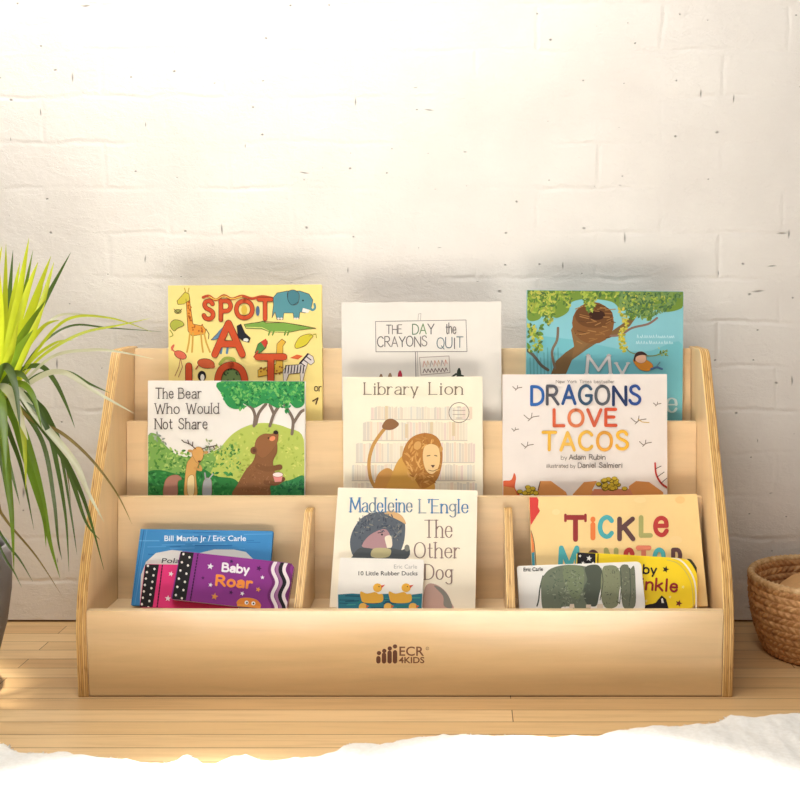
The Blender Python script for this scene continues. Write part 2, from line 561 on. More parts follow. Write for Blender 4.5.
    # height in metres
    def madd(a, k, c=None):
        n = N(nt, 'ShaderNodeMath', operation='MULTIPLY_ADD')
        n.inputs[1].default_value = k
        n.inputs[2].default_value = 0.0
        L.new(a, n.inputs[0])
        if c is not None:
            L.new(c, n.inputs[2])
        return n.outputs[0]
    h = madd(inv.outputs[0], -0.0020)
    h = madd(n1.outputs['Fac'], 0.0030, h)
    h = madd(n2.outputs['Fac'], 0.006, h)
    h = madd(n3.outputs['Fac'], 0.0013, h)
    h = madd(rg.outputs[0], 0.0004, h)
    h = madd(pp.outputs[0], -0.003, h)
    bp = N(nt, 'ShaderNodeBump', i_Strength=0.6, i_Distance=1.0)
    L.new(h, bp.inputs['Height'])
    L.new(bp.outputs[0], b.inputs['Normal'])
    c1 = ramp(nt, [(0.3, lin((230, 223, 214))), (0.7, lin((240, 234, 225)))])
    L.new(n2.outputs['Fac'], c1.inputs[0])
    mx = N(nt, 'ShaderNodeMixRGB', blend_type='MIX')
    mx.inputs[2].default_value = lin((96, 84, 72))
    pk = N(nt, 'ShaderNodeMath', operation='MULTIPLY')
    pk.inputs[1].default_value = 0.7
    L.new(pp.outputs[0], pk.inputs[0])
    L.new(pk.outputs[0], mx.inputs[0])
    L.new(c1.outputs[0], mx.inputs[1])
    L.new(mx.outputs[0], b.inputs['Base Color'])
    b.inputs['Roughness'].default_value = 0.6
    b.inputs['Specular IOR Level'].default_value = 0.3
    return m

bm = box_bm(-2.2, 2.2, WALL_Y, WALL_Y + 0.15, 0.004, 2.6)
o = mesh_obj('wall_back', bm, wall_material())
o['kind'] = 'structure'

def floor_material():
    m, nt, b = new_mat('maple_strip_floor')
    L = nt.links
    tc = N(nt, 'ShaderNodeTexCoord')
    br = N(nt, 'ShaderNodeTexBrick', i_Scale=1.0)
    br.offset, br.offset_frequency = 0.37, 2
    br.inputs['Brick Width'].default_value = 1.25
    br.inputs['Row Height'].default_value = 0.043
    br.inputs['Mortar Size'].default_value = 0.0007
    br.inputs['Mortar Smooth'].default_value = 0.3
    br.inputs['Color1'].default_value = (0, 0, 0, 1)
    br.inputs['Color2'].default_value = (1, 1, 1, 1)
    br.inputs['Mortar'].default_value = (0.5, 0.5, 0.5, 1)
    mo = N(nt, 'ShaderNodeMapping')
    mo.inputs['Location'].default_value = (0.63, 0.006, 0)
    L.new(tc.outputs['Object'], mo.inputs['Vector'])
    L.new(mo.outputs[0], br.inputs['Vector'])
    mp = N(nt, 'ShaderNodeMapping')
    mp.inputs['Scale'].default_value = (1.2, 22, 1)
    L.new(tc.outputs['Object'], mp.inputs['Vector'])
    n1 = N(nt, 'ShaderNodeTexNoise', i_Scale=4.0, i_Detail=8.0, i_Roughness=0.6, i_Distortion=0.5)
    L.new(mp.outputs[0], n1.inputs['Vector'])
    r1 = ramp(nt, [(0.0, lin((216, 174, 120))), (0.5, lin((228, 190, 136))), (1.0, lin((238, 202, 150)))])
    L.new(br.outputs['Color'], r1.inputs[0])
    r2 = ramp(nt, [(0.25, (0.84, 0.80, 0.76, 1)), (0.5, (1, 1, 1, 1)), (0.8, (1.06, 1.05, 1.03, 1))])
    L.new(n1.outputs['Fac'], r2.inputs[0])
    mx = N(nt, 'ShaderNodeMixRGB', blend_type='MULTIPLY')
    mx.inputs[0].default_value = 1.0
    L.new(r1.outputs[0], mx.inputs[1])
    L.new(r2.outputs[0], mx.inputs[2])
    sm = N(nt, 'ShaderNodeMixRGB', blend_type='MIX')
    sm.inputs[2].default_value = lin((112, 70, 36))
    L.new(br.outputs['Fac'], sm.inputs[0])
    L.new(mx.outputs[0], sm.inputs[1])
    L.new(sm.outputs[0], b.inputs['Base Color'])
    b.inputs['Roughness'].default_value = 0.38
    bp = N(nt, 'ShaderNodeBump', i_Strength=0.4, i_Distance=0.001)
    bp.invert = True
    L.new(br.outputs['Fac'], bp.inputs['Height'])
    L.new(bp.outputs[0], b.inputs['Normal'])
    return m

o = mesh_obj('floor', box_bm(-2.2, 2.2, -2.6, WALL_Y + 0.15, -0.06, 0.0), floor_material())
o['kind'] = 'structure'

# ------------------------------------------------------------------ the display shelf
W, T = 0.98, 0.016
HALF = W / 2 - T
ZF, Z1, Y2, Z2, Y3, Z3, YB, ZB, YTOP, ZTOP = 0.1325, 0.108, 0.1657, 0.2715, 0.2237, 0.3872, 0.28, 0.5051, 0.2098, 0.508
K = math.tan(TILT)                       # the boards behind the books lean back a little
birch_x = birch('birch_along', (0.7, 9, 9))
birch_z = birch('birch_upright', (9, 9, 0.7), (228, 196, 150))
ply_x = ply_edge('plywood_edge', 'X', T / 2)
lip = birch('birch_lip', (0.7, 9, 9), (240, 212, 168))
shelf = empty('book_display', (0, 0, 0), 'birch plywood three-tier book display shelf standing against the white brick wall', 'bookshelf')

side = [(0, 0), (YB + 0.022, 0), (YB + 0.022, ZTOP), (YTOP, ZTOP), (0.0, 0.150)]
side = round_corners(side, [0.002, 0.004, 0.004, 0.016, 0.09])
for sx in (-1, 1):
    o = mesh_obj('side_panel', prism_x(side, T / 2), [birch_z, ply_x], shelf, matrix=Matrix.Translation((sx * (W / 2 - T / 2), 0, 0)))

def lean_board(name, y, z0, z1, th):
    """a board across the shelf whose face meets (y, z1) and leans back"""
    pr = [(y - (z1 - z0) * K, z0), (y, z1), (y + th, z1), (y + th - (z1 - z0) * K, z0)]
    bm = prism_x(pr, HALF - 0.0004, 0.0008)
    for f in bm.faces:
        f.material_index = 1 if f.normal.z > 0.6 else 0
    return mesh_obj(name, bm, [birch_x, lip], shelf)

bm = prism_x([(0.0012, 0.002), (0.0012, ZF), (0.0132, ZF), (0.0132, 0.002)], HALF - 0.0004, 0.001)
for f in bm.faces:
    f.material_index = 1 if f.normal.z > 0.6 else 0
front = mesh_obj('front_panel', bm, [birch('birch_lacquered', (0.7, 9, 9), (236, 202, 150), 0.16), lip], shelf)
lean_board('tier_panel', Y2, 0.03, Z2, 0.012)
lean_board('tier_panel', Y3, 0.15, Z3, 0.012)
lean_board('back_panel', YB, 0.03, ZB, 0.009)
for z, ya, yb in ((Z1, 0.0134, Y2 - (Z2 - Z1) * K - 0.0006), (0.214, Y2 + 0.0126 - (Z2 - 0.214) * K, Y3 - (Z3 - 0.214) * K - 0.0012),
                  (0.325, Y3 + 0.0126 - (Z3 - 0.325) * K, YB - (ZB - 0.325) * K - 0.0012)):
    mesh_obj('shelf_board', box_bm(-HALF + 0.0004, HALF - 0.0004, ya, yb, z - 0.010, z, 0.0008), birch_x, shelf)
ply_d = ply_edge('divider_edge', 'X', 0.0065)
dp = [(0.0136, Z1 + 0.0002), (0.0136, 0.132), (0.138, 0.2545), (Y2 - 0.0192 * K - 0.0008, 0.2545), (Y2 - (Z2 - Z1) * K - 0.0008, Z1 + 0.0002)]
dp = round_corners(dp, [0, 0.004, 0.006, 0, 0])
for x in (-0.1605, 0.1585):
    mesh_obj('divider', prism_x(dp, 0.0065, 0.0008), [birch_z, ply_d], shelf, matrix=Matrix.Translation((x, 0, 0)))

INK = print_mat('cover_ink', 0.5)
LOGO_N = Vector((0, -1, 0))
def to_front(u, v):
    p = on_plane(u, v, (0, 0.0012, 0), LOGO_N)
    return (p.x, p.z)
lg = Sheet(to_front, base=0.0001)
br1 = (104, 62, 44)
for x, y0, y1 in ((378.4, 656.5, 663), (384, 653, 663), (389.6, 651, 663), (395, 650.6, 663)):
    lg.line([(x, y0 + 1.6), (x, y1 - 1.6)], 4.4, br1)
for x, y in ((379, 653), (384.3, 650.8), (389.8, 648.4), (395, 646.4)):
    lg.ell(x, y, 2.2, 2.1, br1)
lg.type('ECR', 399.4, 655.6, 9.4, 424, (120, 76, 52), bold=0.012)
lg.type('4KIDS', 398.8, 663, 6.2, 424.4, (120, 76, 52), bold=0.022)
lg.line([(427.4 + 1.5 * math.cos(t * PI / 6), 648.4 + 1.5 * math.sin(t * PI / 6)) for t in range(13)], 0.45, (140, 98, 70))
lg.type('R', 426.7, 649.3, 1.7, 428.1, (140, 98, 70))
front.data.materials[0].node_tree.nodes['Principled BSDF'].inputs['Specular IOR Level'].default_value = 1.0
me = lg.build('logo', shelf, INK)
me.matrix_local = Matrix(((1, 0, 0, 0), (0, 0, -1, 0.0012), (0, 1, 0, 0), (0, 0, 0, 1)))
me['label'] = 'dark brown maker mark printed on the front board'

# ------------------------------------------------------------------ books
paper = plain('book_pages', (232, 224, 208), 0.8, 0.06, 400.0, stretch=(1, 1, 8))
cover_mats = {}
def cover_mat(rgb):
    if rgb not in cover_mats:
        cover_mats[rgb] = plain('cover_%d_%d_%d' % rgb, rgb, 0.5, 0.03, 18.0, spec=0.25)
    return cover_mats[rgb]

def slab(bm, w0, w1, h0, h1, z0, z1, radii, bev=0.0005):
    pts = round_corners([(w0, h0), (w1, h0), (w1, h1), (w0, h1)], radii, 5)
    t = bmesh.new()
    a = [t.verts.new((x, y, z0)) for x, y in pts]
    b = [t.verts.new((x, y, z1)) for x, y in pts]
    t.faces.new(a[::-1])
    t.faces.new(b)
    n = len(a)
    for i in range(n):
        t.faces.new((a[i], a[(i + 1) % n], b[(i + 1) % n], b[i]))
    if bev:
        es = [e for e in t.edges if abs(e.verts[0].co.z - e.verts[1].co.z) < 1e-7]
        bmesh.ops.bevel(t, geom=es, offset=bev, segments=1, affect='EDGES')
    tmp = bpy.data.meshes.new('t')
    t.to_mesh(tmp)
    t.free()
    bm.from_mesh(tmp)
    bpy.data.meshes.remove(tmp)

class Book:
    def __init__(self, name, label, cat, group, tl, tr, anchor, lean, t, zfloor, rgb, board=False, r=0.0, spine=None):
        a = math.radians(lean)
        n = Vector((0, -math.cos(a), math.sin(a)))
        p0 = Vector((0, anchor[0], anchor[1])) + n * t
        TL, TR = on_plane(*tl, p0, n), on_plane(*tr, p0, n)
        ex = (TR - TL).normalized()
        ey = n.cross(ex)
        w = (TR - TL).length
        h = min(TL.z, TR.z) - n.z * t - zfloor - 0.0004
        h /= ey.z
        O = (TL + TR) / 2 - ey * h - n * t
        M4 = Matrix(((ex.x, ey.x, n.x, O.x), (ex.y, ey.y, n.y, O.y), (ex.z, ey.z, n.z, O.z), (0, 0, 0, 1)))
        self.root = empty(name, None, label, cat, group, M4)
        self.w, self.h, self.t = w, h, t
        def to(u, v):
            q = on_plane(u, v, p0, n) - O
            return (q.dot(ex), q.dot(ey))
        self.to = to
        self.n, self.next = n, (anchor[0] + n.y * (t + 0.0012), anchor[1] + n.z * (t + 0.0012))
        rad = [r * .5, r, r, r * .5] if board else [0.0006, 0.0012, 0.0012, 0.0006]
        hw = w / 2
        bm = bmesh.new()
        if board:
            slab(bm, -hw, hw, 0, h, t - 0.0016, t, rad)
            slab(bm, -hw, hw, 0, h, 0, 0.0016, rad)
            slab(bm, -hw, -hw + 0.002, 0.002, h - 0.002, 0.0016, t - 0.0016, [0] * 4, 0)
        else:
            slab(bm, -hw, hw, 0, h, t - 0.0022, t, rad)
            slab(bm, -hw, hw, 0, h, 0, 0.0022, rad)
            slab(bm, -hw, -hw + 0.0022, 0, h, 0.0022, t - 0.0022, [0] * 4, 0)
        mesh_obj('cover', bm, cover_mat(rgb), self.root)
        bm = bmesh.new()
        ins = 0.0006 if board else 0.0035
        slab(bm, -hw + 0.0024, hw - ins, ins, h - ins, 0.0023 if not board else 0.0017, t - (0.0023 if not board else 0.0017), [0, r, r, 0] if board else [0] * 4, 0)
        mesh_obj('page_block', bm, paper, self.root)
        self.rect = (-hw + 0.0006, hw - 0.0006, 0.0006, h - 0.0006)
        self.pic = Sheet(to, self.rect, t + 0.00015)
    def titles(self):
        self.pic.up(3)
        self.ttl = Sheet(self.to, self.rect, self.t + 0.00015)
        self.ttl.z = self.pic.z
        return self.ttl
    def done(self):
        self.pic.build('cover_picture', self.root, INK)
        self.ttl.build('cover_lettering', self.root, INK)
BK, BB = 'picture_book', 'board_book'
LEAN = math.degrees(TILT)
T3 = (YB, ZB)            # books on the top tier rest on the back panel
T2 = (Y3, Z3)
T1 = (Y2, Z2)
GT, GM, GL1 = 'picture books on the top tier', 'picture books on the middle tier', 'picture books and board books on the bottom tier'
GL_B = GL1

# ---- top tier: yellow book of animals
b = Book(BK, 'pale yellow picture book covered with animals and fat red-orange letters', 'book', GT, (168, 285.5), (321.5, 284.5), T3, LEAN, 0.010, 0.325, (238, 216, 138))
p = b.pic
ol = (78, 52, 30)
p.edge = (ol, .5)
# giraffe
p.poly([(186, 299), (189.5, 299), (193, 324), (203, 326), (206, 330), (205, 334), (192, 336), (188, 331)], (222, 148, 58))
p.poly([(177, 301), (185, 292), (189, 294), (190, 300), (184, 304), (178, 304.5)], (206, 190, 70))
for a, c in (((186, 293), (184.5, 288)), ((188, 293), (189, 288))):
    p.line([a, c], 1, (190, 160, 60))
for x, dx in ((190, -3), (193, -1), (201, 2), (204, 6)):
    p.line([(x, 333), (x + dx * .4, 343), (x + dx, 352)], 1.8, (206, 160, 70))
p.line([(206, 329), (209, 334), (208.5, 339)], .8, ol)
rnd = random.Random(4)
for k in range(26):
    y = rnd.uniform(300, 334)
    x = rnd.uniform(187.2, 190.6) + (y - 300) * .09 if y < 324 else rnd.uniform(192, 204)
    p.ell(x, y, .9, 1, (176, 92, 34), n=6, up=(k == 0))
# elephant
teal = (84, 140, 148)
p.poly([(273, 298), (277, 293), (287, 291), (300, 291), (309, 294), (313, 300), (311, 309), (305, 313), (300, 312), (299, 319), (294, 319), (293, 313), (284, 313), (283, 319.5), (277, 319.5), (275, 312), (272, 318), (273.5, 305)], teal)
p.line([(309, 305), (312, 310), (315, 308), (314.5, 304)], 2.2, teal, True)
p.poly([(288, 292), (294, 290), (299, 294), (298, 303), (292, 305), (288, 300)], (70, 122, 132), True)
p.line([(288, 293), (288, 300), (292, 305), (298, 302)], .6, (40, 70, 80), True)
p.ell(303, 300.5, .9, .9, (20, 30, 30))
p.poly([(303, 308), (310, 310), (308, 313), (302, 312)], (238, 226, 214))
for x in (278.5, 281.5, 295, 297.5):
    p.ell(x, 318.6, 1.2, 1, (238, 214, 200))
# crocodile
p.poly([(244, 324.5), (252, 323), (259, 322.5), (263, 321), (266, 323), (284, 322.6), (300, 325), (316, 328.3), (300, 330), (288, 332.6), (270, 332), (262, 329), (246, 328.4)], (118, 158, 70))
p.line([(246, 327.2), (262, 327.6), (270, 331.6), (288, 331.8)], .8, (206, 208, 120))
for x in (270, 274, 286, 289):
    p.line([(x, 331), (x - 1.5, 335)], 1.5, (104, 142, 60))
p.line([(244, 324.5), (263, 321.4), (284, 322.6), (316, 328.3)], .45, ol)
# small beasts
p.poly([(170, 325), (174, 320), (181, 321), (184, 325), (178, 328), (174, 331)], (170, 172, 70), True)
p.line([(170, 330), (173, 335), (170, 337)], 1, (150, 150, 60), True)
p.ell(178, 311.5, 3.4, 2, (150, 150, 80)); p.line([(174, 309), (178, 313), (182, 309)], .6, ol)
p.ell(180.5, 355, 6.4, 3.8, (214, 106, 82), 25); p.line([(175, 352), (171.5, 348), (174, 345), (172, 350)], 1.3, (214, 106, 82), True)
for x, y in ((178, 376), (181.5, 377)):
    p.line([(180.5, 358), (x + 1, 367), (x - 3, y)], .6, (160, 90, 70))
p.ell(206, 363.5, 8.6, 4.8, (194, 88, 52), 8); p.ell(212.6, 366.4, 2.6, 2, (194, 98, 60)); p.line([(198, 366), (196, 369)], 1.3, (180, 90, 60))
p.poly([(237, 326), (241, 324), (245, 333), (250.5, 338), (249, 342.5), (243, 341), (238, 337)], (34, 34, 42)); p.ell(246, 340, 2.6, 1.8, (220, 220, 210))
p.poly([(255, 353), (258, 344), (264, 340), (267.5, 341), (266, 348), (259, 354)], (72, 130, 70)); p.poly([(261, 342), (266, 338.6), (268, 343), (265, 348)], (200, 66, 50))
p.line([(254, 357), (258, 351)], 1.4, (190, 60, 46))
p.poly([(295, 345), (300, 337), (309, 334), (313, 336), (310, 340), (306, 345), (297, 348.5)], (206, 190, 56), True); p.line([(309, 336), (316, 334), (316.5, 338)], .8, (160, 150, 50))
p.poly([(290, 358), (297, 354.5), (303, 356), (298, 359.5)], (206, 96, 52))
for q in ([(283, 371), (287, 365.5), (299, 364.6), (303, 360), (309, 354), (313, 356.5), (314.5, 362), (311, 365), (308, 363), (305, 372), (303, 381), (300.6, 381), (300, 373), (289, 374), (286, 382), (283.6, 382)],):
    p.poly(q, (216, 206, 200))
for x in range(286, 306, 3):
    p.line([(x, 365.5), (x - 1, 373)], 1.1, (44, 36, 48))
for x, y in ((302, 363), (305, 360), (308, 357)):
    p.line([(x - 1, y), (x + 3, y + 3)], 1, (44, 36, 48))
p.line([(300, 363.4), (308, 354)], 1.8, (44, 36, 48))
# giraffe behind the lower letters, parrots and dotted green lump
p.poly([(277, 344), (282, 339), (286, 342), (283, 346), (283, 372), (258, 377), (258, 370), (276, 364)], (214, 168, 62))
for k in range(16):
    p.ell(rnd.uniform(260, 282), rnd.uniform(366, 374), 1, 1, (150, 90, 40), n=6, up=(k == 0))
p.poly([(211, 340), (219, 332), (224, 330), (222, 337), (214, 340)], (94, 130, 160)); p.poly([(222, 337), (218, 332), (226, 324), (224, 333)], (94, 130, 160))
for x in (222, 228):
    p.line([(x, 345), (x - 1, 353)], 2.4, (94, 130, 160))
p.ell(232, 375, 12, 11, (104, 128, 76))
for k in range(22):
    p.ell(rnd.uniform(224, 240), rnd.uniform(367, 382), 1, 1, (54, 70, 44), n=6, up=(k == 0))
p.line([(220, 364), (225, 358.5), (233, 359), (235, 363)], 3, (150, 160, 70), True)
p.ell(202, 376, 4, 5, (30, 30, 34)); p.ell(202.5, 377.5, 2, 3.4, (228, 224, 214))
p.line([(203, 297.5), (209, 296), (216, 300), (224, 295.5), (232, 299), (242, 296), (252, 298.6), (262, 296.5), (272, 298)], 2.6, (176, 70, 40), True)
p.line([(209, 296.4), (216, 299.6), (224, 296), (232, 298.8), (242, 296.4)], .9, (226, 190, 80), True)
p.text('or', 314.5, 391, 7, 321.5, .9, ol); p.line([(313, 401), (318, 398), (316, 404)], 1.4, ol)
t = b.titles()
ro = (196, 78, 42)
for ch, x0, x1, base, cap in (('S', 204, 213.5, 319, 18), ('P', 221, 231, 320, 19), ('O', 236.5, 252.5, 318, 17), ('T', 259, 271.5, 319, 19.5), ('A', 215, 242.5, 354.5, 31), ('L', 189, 200, 396, 30), ('O', 218, 245, 398, 33), ('T', 258, 284, 398, 41)):
    t.text(ch, x0, base, cap, x1, 6.2 if cap > 25 else 3.6, ro, outline=((92, 40, 24), .55))
t.ell(244.5, 310, 3, 5, (214, 180, 70)); t.ell(258, 311, 2, 5, (80, 100, 130))
b.done()

# ---- top tier: grey-white book with a hand-held sign
b = Book(BK, 'off-white picture book with a hand-lettered protest sign on its cover', 'book', GT, (341.5, 302.5), (501, 301.5), T3, LEAN, 0.012, 0.325, (229, 222, 212))
p = b.pic
gy = (120, 112, 106)
p.line([(375.5, 321.5), (466, 320), (467, 351.5), (376, 351.8), (375.5, 321.5)], .7, (140, 132, 126))
p.line([(418, 320), (418.5, 314), (421, 313.5), (420.5, 320)], .5, (170, 160, 152))
p.line([(415.5, 352), (416, 378)], 1.0, (150, 142, 136)); p.line([(417.5, 352), (418, 378)], .5, (150, 142, 136))
p.line([(419.5, 357.5), (449, 356), (450, 372.5), (421, 375), (419.5, 357.5)], .6, (160, 140, 130))
for k in range(7):
    p.line([(423 + k * 3.6, 367 - k * .2), (424 + k * 3.6, 361 - k * .2), (425.6 + k * 3.6, 365 - k * .2)], .55, ((206, 130, 110), (200, 160, 120), (150, 130, 130))[k % 3])
    p.line([(423 + k * 3.6, 373 - k * .2), (424.4 + k * 3.6, 369 - k * .2), (426 + k * 3.6, 372 - k * .2)], .75, (120, 96, 96))
for x, y, h, c in ((381, 374, 5, (150, 120, 96)), (390, 373, 6, (158, 130, 104)), (400, 370.5, 9, (176, 50, 70)), (459, 368, 12, (52, 62, 52))):
    p.poly([(x - 2.6, y + h), (x - 2, y + 3), (x - .6, y), (x + .8, y), (x + 2, y + 3), (x + 2.6, y + h)], c)
p.line([(452, 377), (456, 374), (463, 376)], 1.8, (62, 72, 62))
t = b.titles()
g = [(96, 92, 92), (110, 104, 100), (128, 120, 116)]
t.text('THE', 386.5, 333.5, 8.6, 402, .85, rgbs=g, jit=.05)
t.text('DAY', 412.5, 334, 10, 434, 1.0, rgbs=[(92, 120, 92), (110, 140, 96), (96, 92, 92)], jit=.05)
t.text('the', 446, 333.5, 10.5, 456, .9, rgbs=g, jit=.05)
t.text('CRAYONS', 377.5, 346.5, 10, 427, .95, rgbs=g + [(76, 74, 76)], jit=.06, rot=-.3)
t.text('QUIT', 437, 348, 10.5, 463, .95, rgbs=[(110, 126, 130), (96, 110, 120), (90, 90, 92)], jit=.06)
b.done()

# ---- top tier: teal book with a tree
b = Book(BK, 'teal picture book with a leafy green tree and a brown nest', 'book', GT, (527, 290), (683.5, 291.5), T3, LEAN, 0.014, 0.325, (132, 190, 198))
p = b.pic
p.poly([(527, 345), (560, 338), (640, 352), (684, 345), (684, 425), (527, 425)], (112, 180, 188), True)
for k in range(9):
    p.line([(530 + k * 3.5, 358 - (k % 3) * 5), (530.5 + k * 3.5, 374)], 1.3, (96, 158, 160))
tr = (122, 92, 58)
p.poly([(551, 374), (556, 361), (566, 352), (581, 342), (597, 334), (612, 331), (625, 322), (633, 314), (637, 316), (630, 326), (615, 336), (600, 341), (586, 350), (572, 360), (566, 374)], tr)
p.poly([(572, 358), (574, 346), (571, 330), (575, 322), (581, 334), (590, 342), (580, 352)], (132, 98, 60))
p.line([(555, 368), (552, 352), (557, 340), (558, 328)], 2.6, (120, 100, 80), True)
p.line([(527, 350), (534, 356), (541, 365), (548, 370)], 3, (96, 88, 76), True)
p.line([(606, 336), (620, 335), (632, 328), (648, 324), (657, 318)], 2.2, (134, 104, 92), True)
p.ell(593, 323, 21, 21, (126, 84, 46)); p.ell(594, 316, 19, 12, (104, 66, 36))
p.ell(597, 315, 8, 5, (58, 34, 24))
rnd = random.Random(9)
for k in range(34):
    x, y = rnd.uniform(575, 610), rnd.uniform(306, 342)
    p.line([(x, y), (x + rnd.uniform(4, 11), y + rnd.uniform(-3, 3))], .9, rnd.choice([(162, 120, 70), (92, 60, 34), (148, 104, 58)]), up=(k % 12 == 0))
leaf = [(96, 132, 52), (132, 160, 60), (164, 180, 74), (84, 116, 52), (188, 186, 84), (74, 104, 60), (150, 160, 66)]
edge = lambda x: 311 + 9 * math.sin(x * .13) + 6 * math.sin(x * .31 + 1)
p.poly([(527, 290), (684, 290), (684, 306), (668, 312), (650, 309), (640, 314), (632, 308), (622, 311), (612, 302), (590, 299), (572, 302), (568, 312), (556, 318), (546, 312), (538, 320), (527, 318)], (112, 140, 58), True)
p.scatter(900, (527, 290, 672, 326, lambda x, y: y < edge(x) - (14 if 570 < x < 615 else 0)), (1.5, 3.4), leaf, .42, 3)
p.scatter(330, (620, 290, 684, 325, lambda x, y: y < 306 + 12 * math.sin((x - 610) * .05)), (1.5, 3.2), [(90, 124, 70), (110, 142, 84), (72, 104, 66), (124, 150, 80)], .4, 5)
p.scatter(60, (527, 324, 542, 352), (1.6, 3.4), leaf, .5, 8)
p.scatter(60, (619, 308, 629, 352, lambda x, y: abs(x - 623 - 2 * math.sin(y * .2)) < 3), (1.4, 2.6), [(190, 180, 60), (160, 160, 56), (206, 190, 84)], .5, 2)
p.line([(626, 348), (632, 353), (650, 356), (660, 354), (667, 350)], 1.1, (120, 130, 80), True)
p.scatter(10, (656, 348, 668, 356), (1, 2), leaf, .5, 2)
p.edge = ((120, 90, 70), .3)
# small child swinging
p.poly([(633, 360), (641, 358), (650, 362), (653, 367), (648, 371), (639, 369)], (214, 136, 50), True)
p.ell(640.5, 358, 6, 5.2, (226, 176, 146), 20); p.poly([(633.6, 359), (636, 353), (642, 351.6), (647, 355), (641, 355), (636, 357), (635, 362)], (56, 36, 32), True)
p.line([(651, 369), (657, 367), (662, 369)], 2, (80, 110, 150)); p.line([(656, 367), (660, 362)], .8, (100, 120, 140))
t = b.titles()
wt = (216, 210, 206)
t.text('M', 586.5, 374, 18.5, 610.5, 3.0, wt, serif=True, thin=1.4, outline=((120, 130, 130), .3))
t.text('y', 616, 374, 17, 628, 2.6, wt, serif=True, thin=1.2)
t.text('e', 666.5, 412, 21, 676.5, 2.8, (196, 214, 212), thin=1.4)
rnd = random.Random(2)
for y, x0, x1 in ((338, 637, 675), (344, 636, 672)):
    x = x0
    while x < x1:
        t.line([(x, y), (x + .6, y - rnd.uniform(1.6, 3.4)), (x + 1.5, y)], .5, (196, 224, 228), up=False)
        x += rnd.uniform(1.7, 2.9)
b.done()

# ---- middle tier: bear and trees
b = Book(BK, 'white landscape picture book with a brown bear under a green tree', 'book', GM, (148, 380.5), (305, 381), T2, LEAN, 0.011, 0.214, (234, 228, 220))
p = b.pic
green = [(88, 140, 62), (120, 166, 76), (150, 184, 92), (70, 122, 56), (164, 190, 104)]
lime = [(176, 190, 88), (190, 200, 100), (160, 178, 76), (148, 170, 70), (204, 206, 112)]
p.poly([(147, 440), (156, 434), (166, 446), (178, 455), (195, 457), (212, 452), (226, 445), (236, 448), (240, 496), (146, 496)], (120, 162, 80), True)
p.poly([(222, 446), (234, 433), (250, 425), (268, 423), (288, 428), (304, 440), (304, 496), (212, 496), (216, 460)], (178, 192, 92), True)
p.scatter(230, (147, 434, 240, 470, lambda x, y: y > 437 + 9 * math.sin((x - 150) * .035) + 5), (1.2, 2.6), green, .5, 11)
p.scatter(260, (214, 424, 304, 490, lambda x, y: y > 426 + abs(x - 262) * .33 - (x - 262) * .06), (1.1, 2.4), lime, .5, 12)
p.poly([(146, 474), (160, 470), (180, 474), (200, 468), (216, 476), (236, 480), (238, 497), (146, 497)], (42, 118, 56), True)
p.scatter(160, (147, 472, 232, 495), (1.4, 3), [(34, 110, 50), (52, 132, 62), (30, 92, 44), (70, 146, 74)], .5, 13)
p.poly([(268, 486), (290, 480), (304, 476), (304, 497), (264, 497)], (48, 124, 70), True)
p.scatter(60, (272, 480, 304, 496), (1.4, 2.8), [(34, 110, 60), (62, 138, 80), (28, 92, 60)], .5, 14)
for q in ([(254, 426), (255, 416), (252, 408), (244, 402)], [(256, 424), (259, 413), (266, 404)], [(270, 426), (274, 414), (282, 402)], [(292, 434), (293, 420), (288, 410), (284, 404)], [(293, 424), (300, 413), (304, 410)], [(274, 414), (270, 405)]):
    p.line(q, 3.0, (120, 104, 92), True)
p.poly([(222, 381), (304.6, 381), (304.6, 403), (296, 408), (288, 402), (278, 408), (266, 403), (254, 408), (246, 402), (238, 409), (228, 406), (223, 396)], (48, 138, 74), True)
tre = [(42, 130, 66), (60, 152, 80), (90, 170, 86), (30, 106, 58), (120, 184, 100), (50, 140, 84)]
p.scatter(560, (222, 381, 304.5, 412, lambda x, y: y < 403 + 6 * math.sin(x * .16) + 3 * math.sin(x * .4) and x > 223 + 2 * math.sin(y)), (1.3, 2.8), tre, .5, 15)
p.scatter(12, (150, 431, 166, 447), (1.4, 2.8), [(130, 140, 130), (150, 160, 140)], .4, 16)
p.scatter(16, (205, 440, 222, 452), (1.2, 2.6), [(140, 160, 120), (160, 170, 120)], .4, 17)
# deer
p.edge = ((120, 84, 50), .35)
p.poly([(187, 464), (190, 459), (196, 452), (201, 456), (199, 464), (196, 474), (197, 496), (185, 496), (185, 480)], (204, 156, 88), True)
p.poly([(192, 452), (197, 447), (203, 449), (203, 458), (198, 463), (194, 458)], (212, 160, 92), True)
p.ell(190.6, 451, 2.8, 1.4, (200, 150, 90), 10); p.ell(206, 452.4, 2.6, 1.4, (200, 150, 90), -8); p.ell(199.5, 461.4, 1.6, 1, (90, 60, 44))
p.line([(195, 468), (201, 470), (200, 466)], 2.4, (196, 146, 82), True)
p.poly([(188, 478), (194, 476), (194, 494), (188, 494)], (228, 204, 150), True)
for q in ([(196, 449), (190, 444), (184, 442), (182, 440)], [(189, 444), (188, 440)], [(192.6, 446), (193, 442)], [(202, 449), (208, 447), (214, 446), (217.5, 445)], [(210, 447), (210, 450)], [(213, 446), (215, 449)]):
    p.line(q, .9, (84, 62, 52))
p.poly([(164, 496), (165, 482), (170, 476), (178, 475), (182, 479), (178, 482), (177, 496)], (164, 116, 98), True)
p.poly([(203, 496), (203, 484), (206, 478), (211, 479), (212, 486), (211, 496)], (160, 160, 160), True); p.line([(206, 480), (205, 473)], 1.6, (150, 150, 150)); p.line([(209, 479), (213, 474)], 1.4, (170, 170, 170))
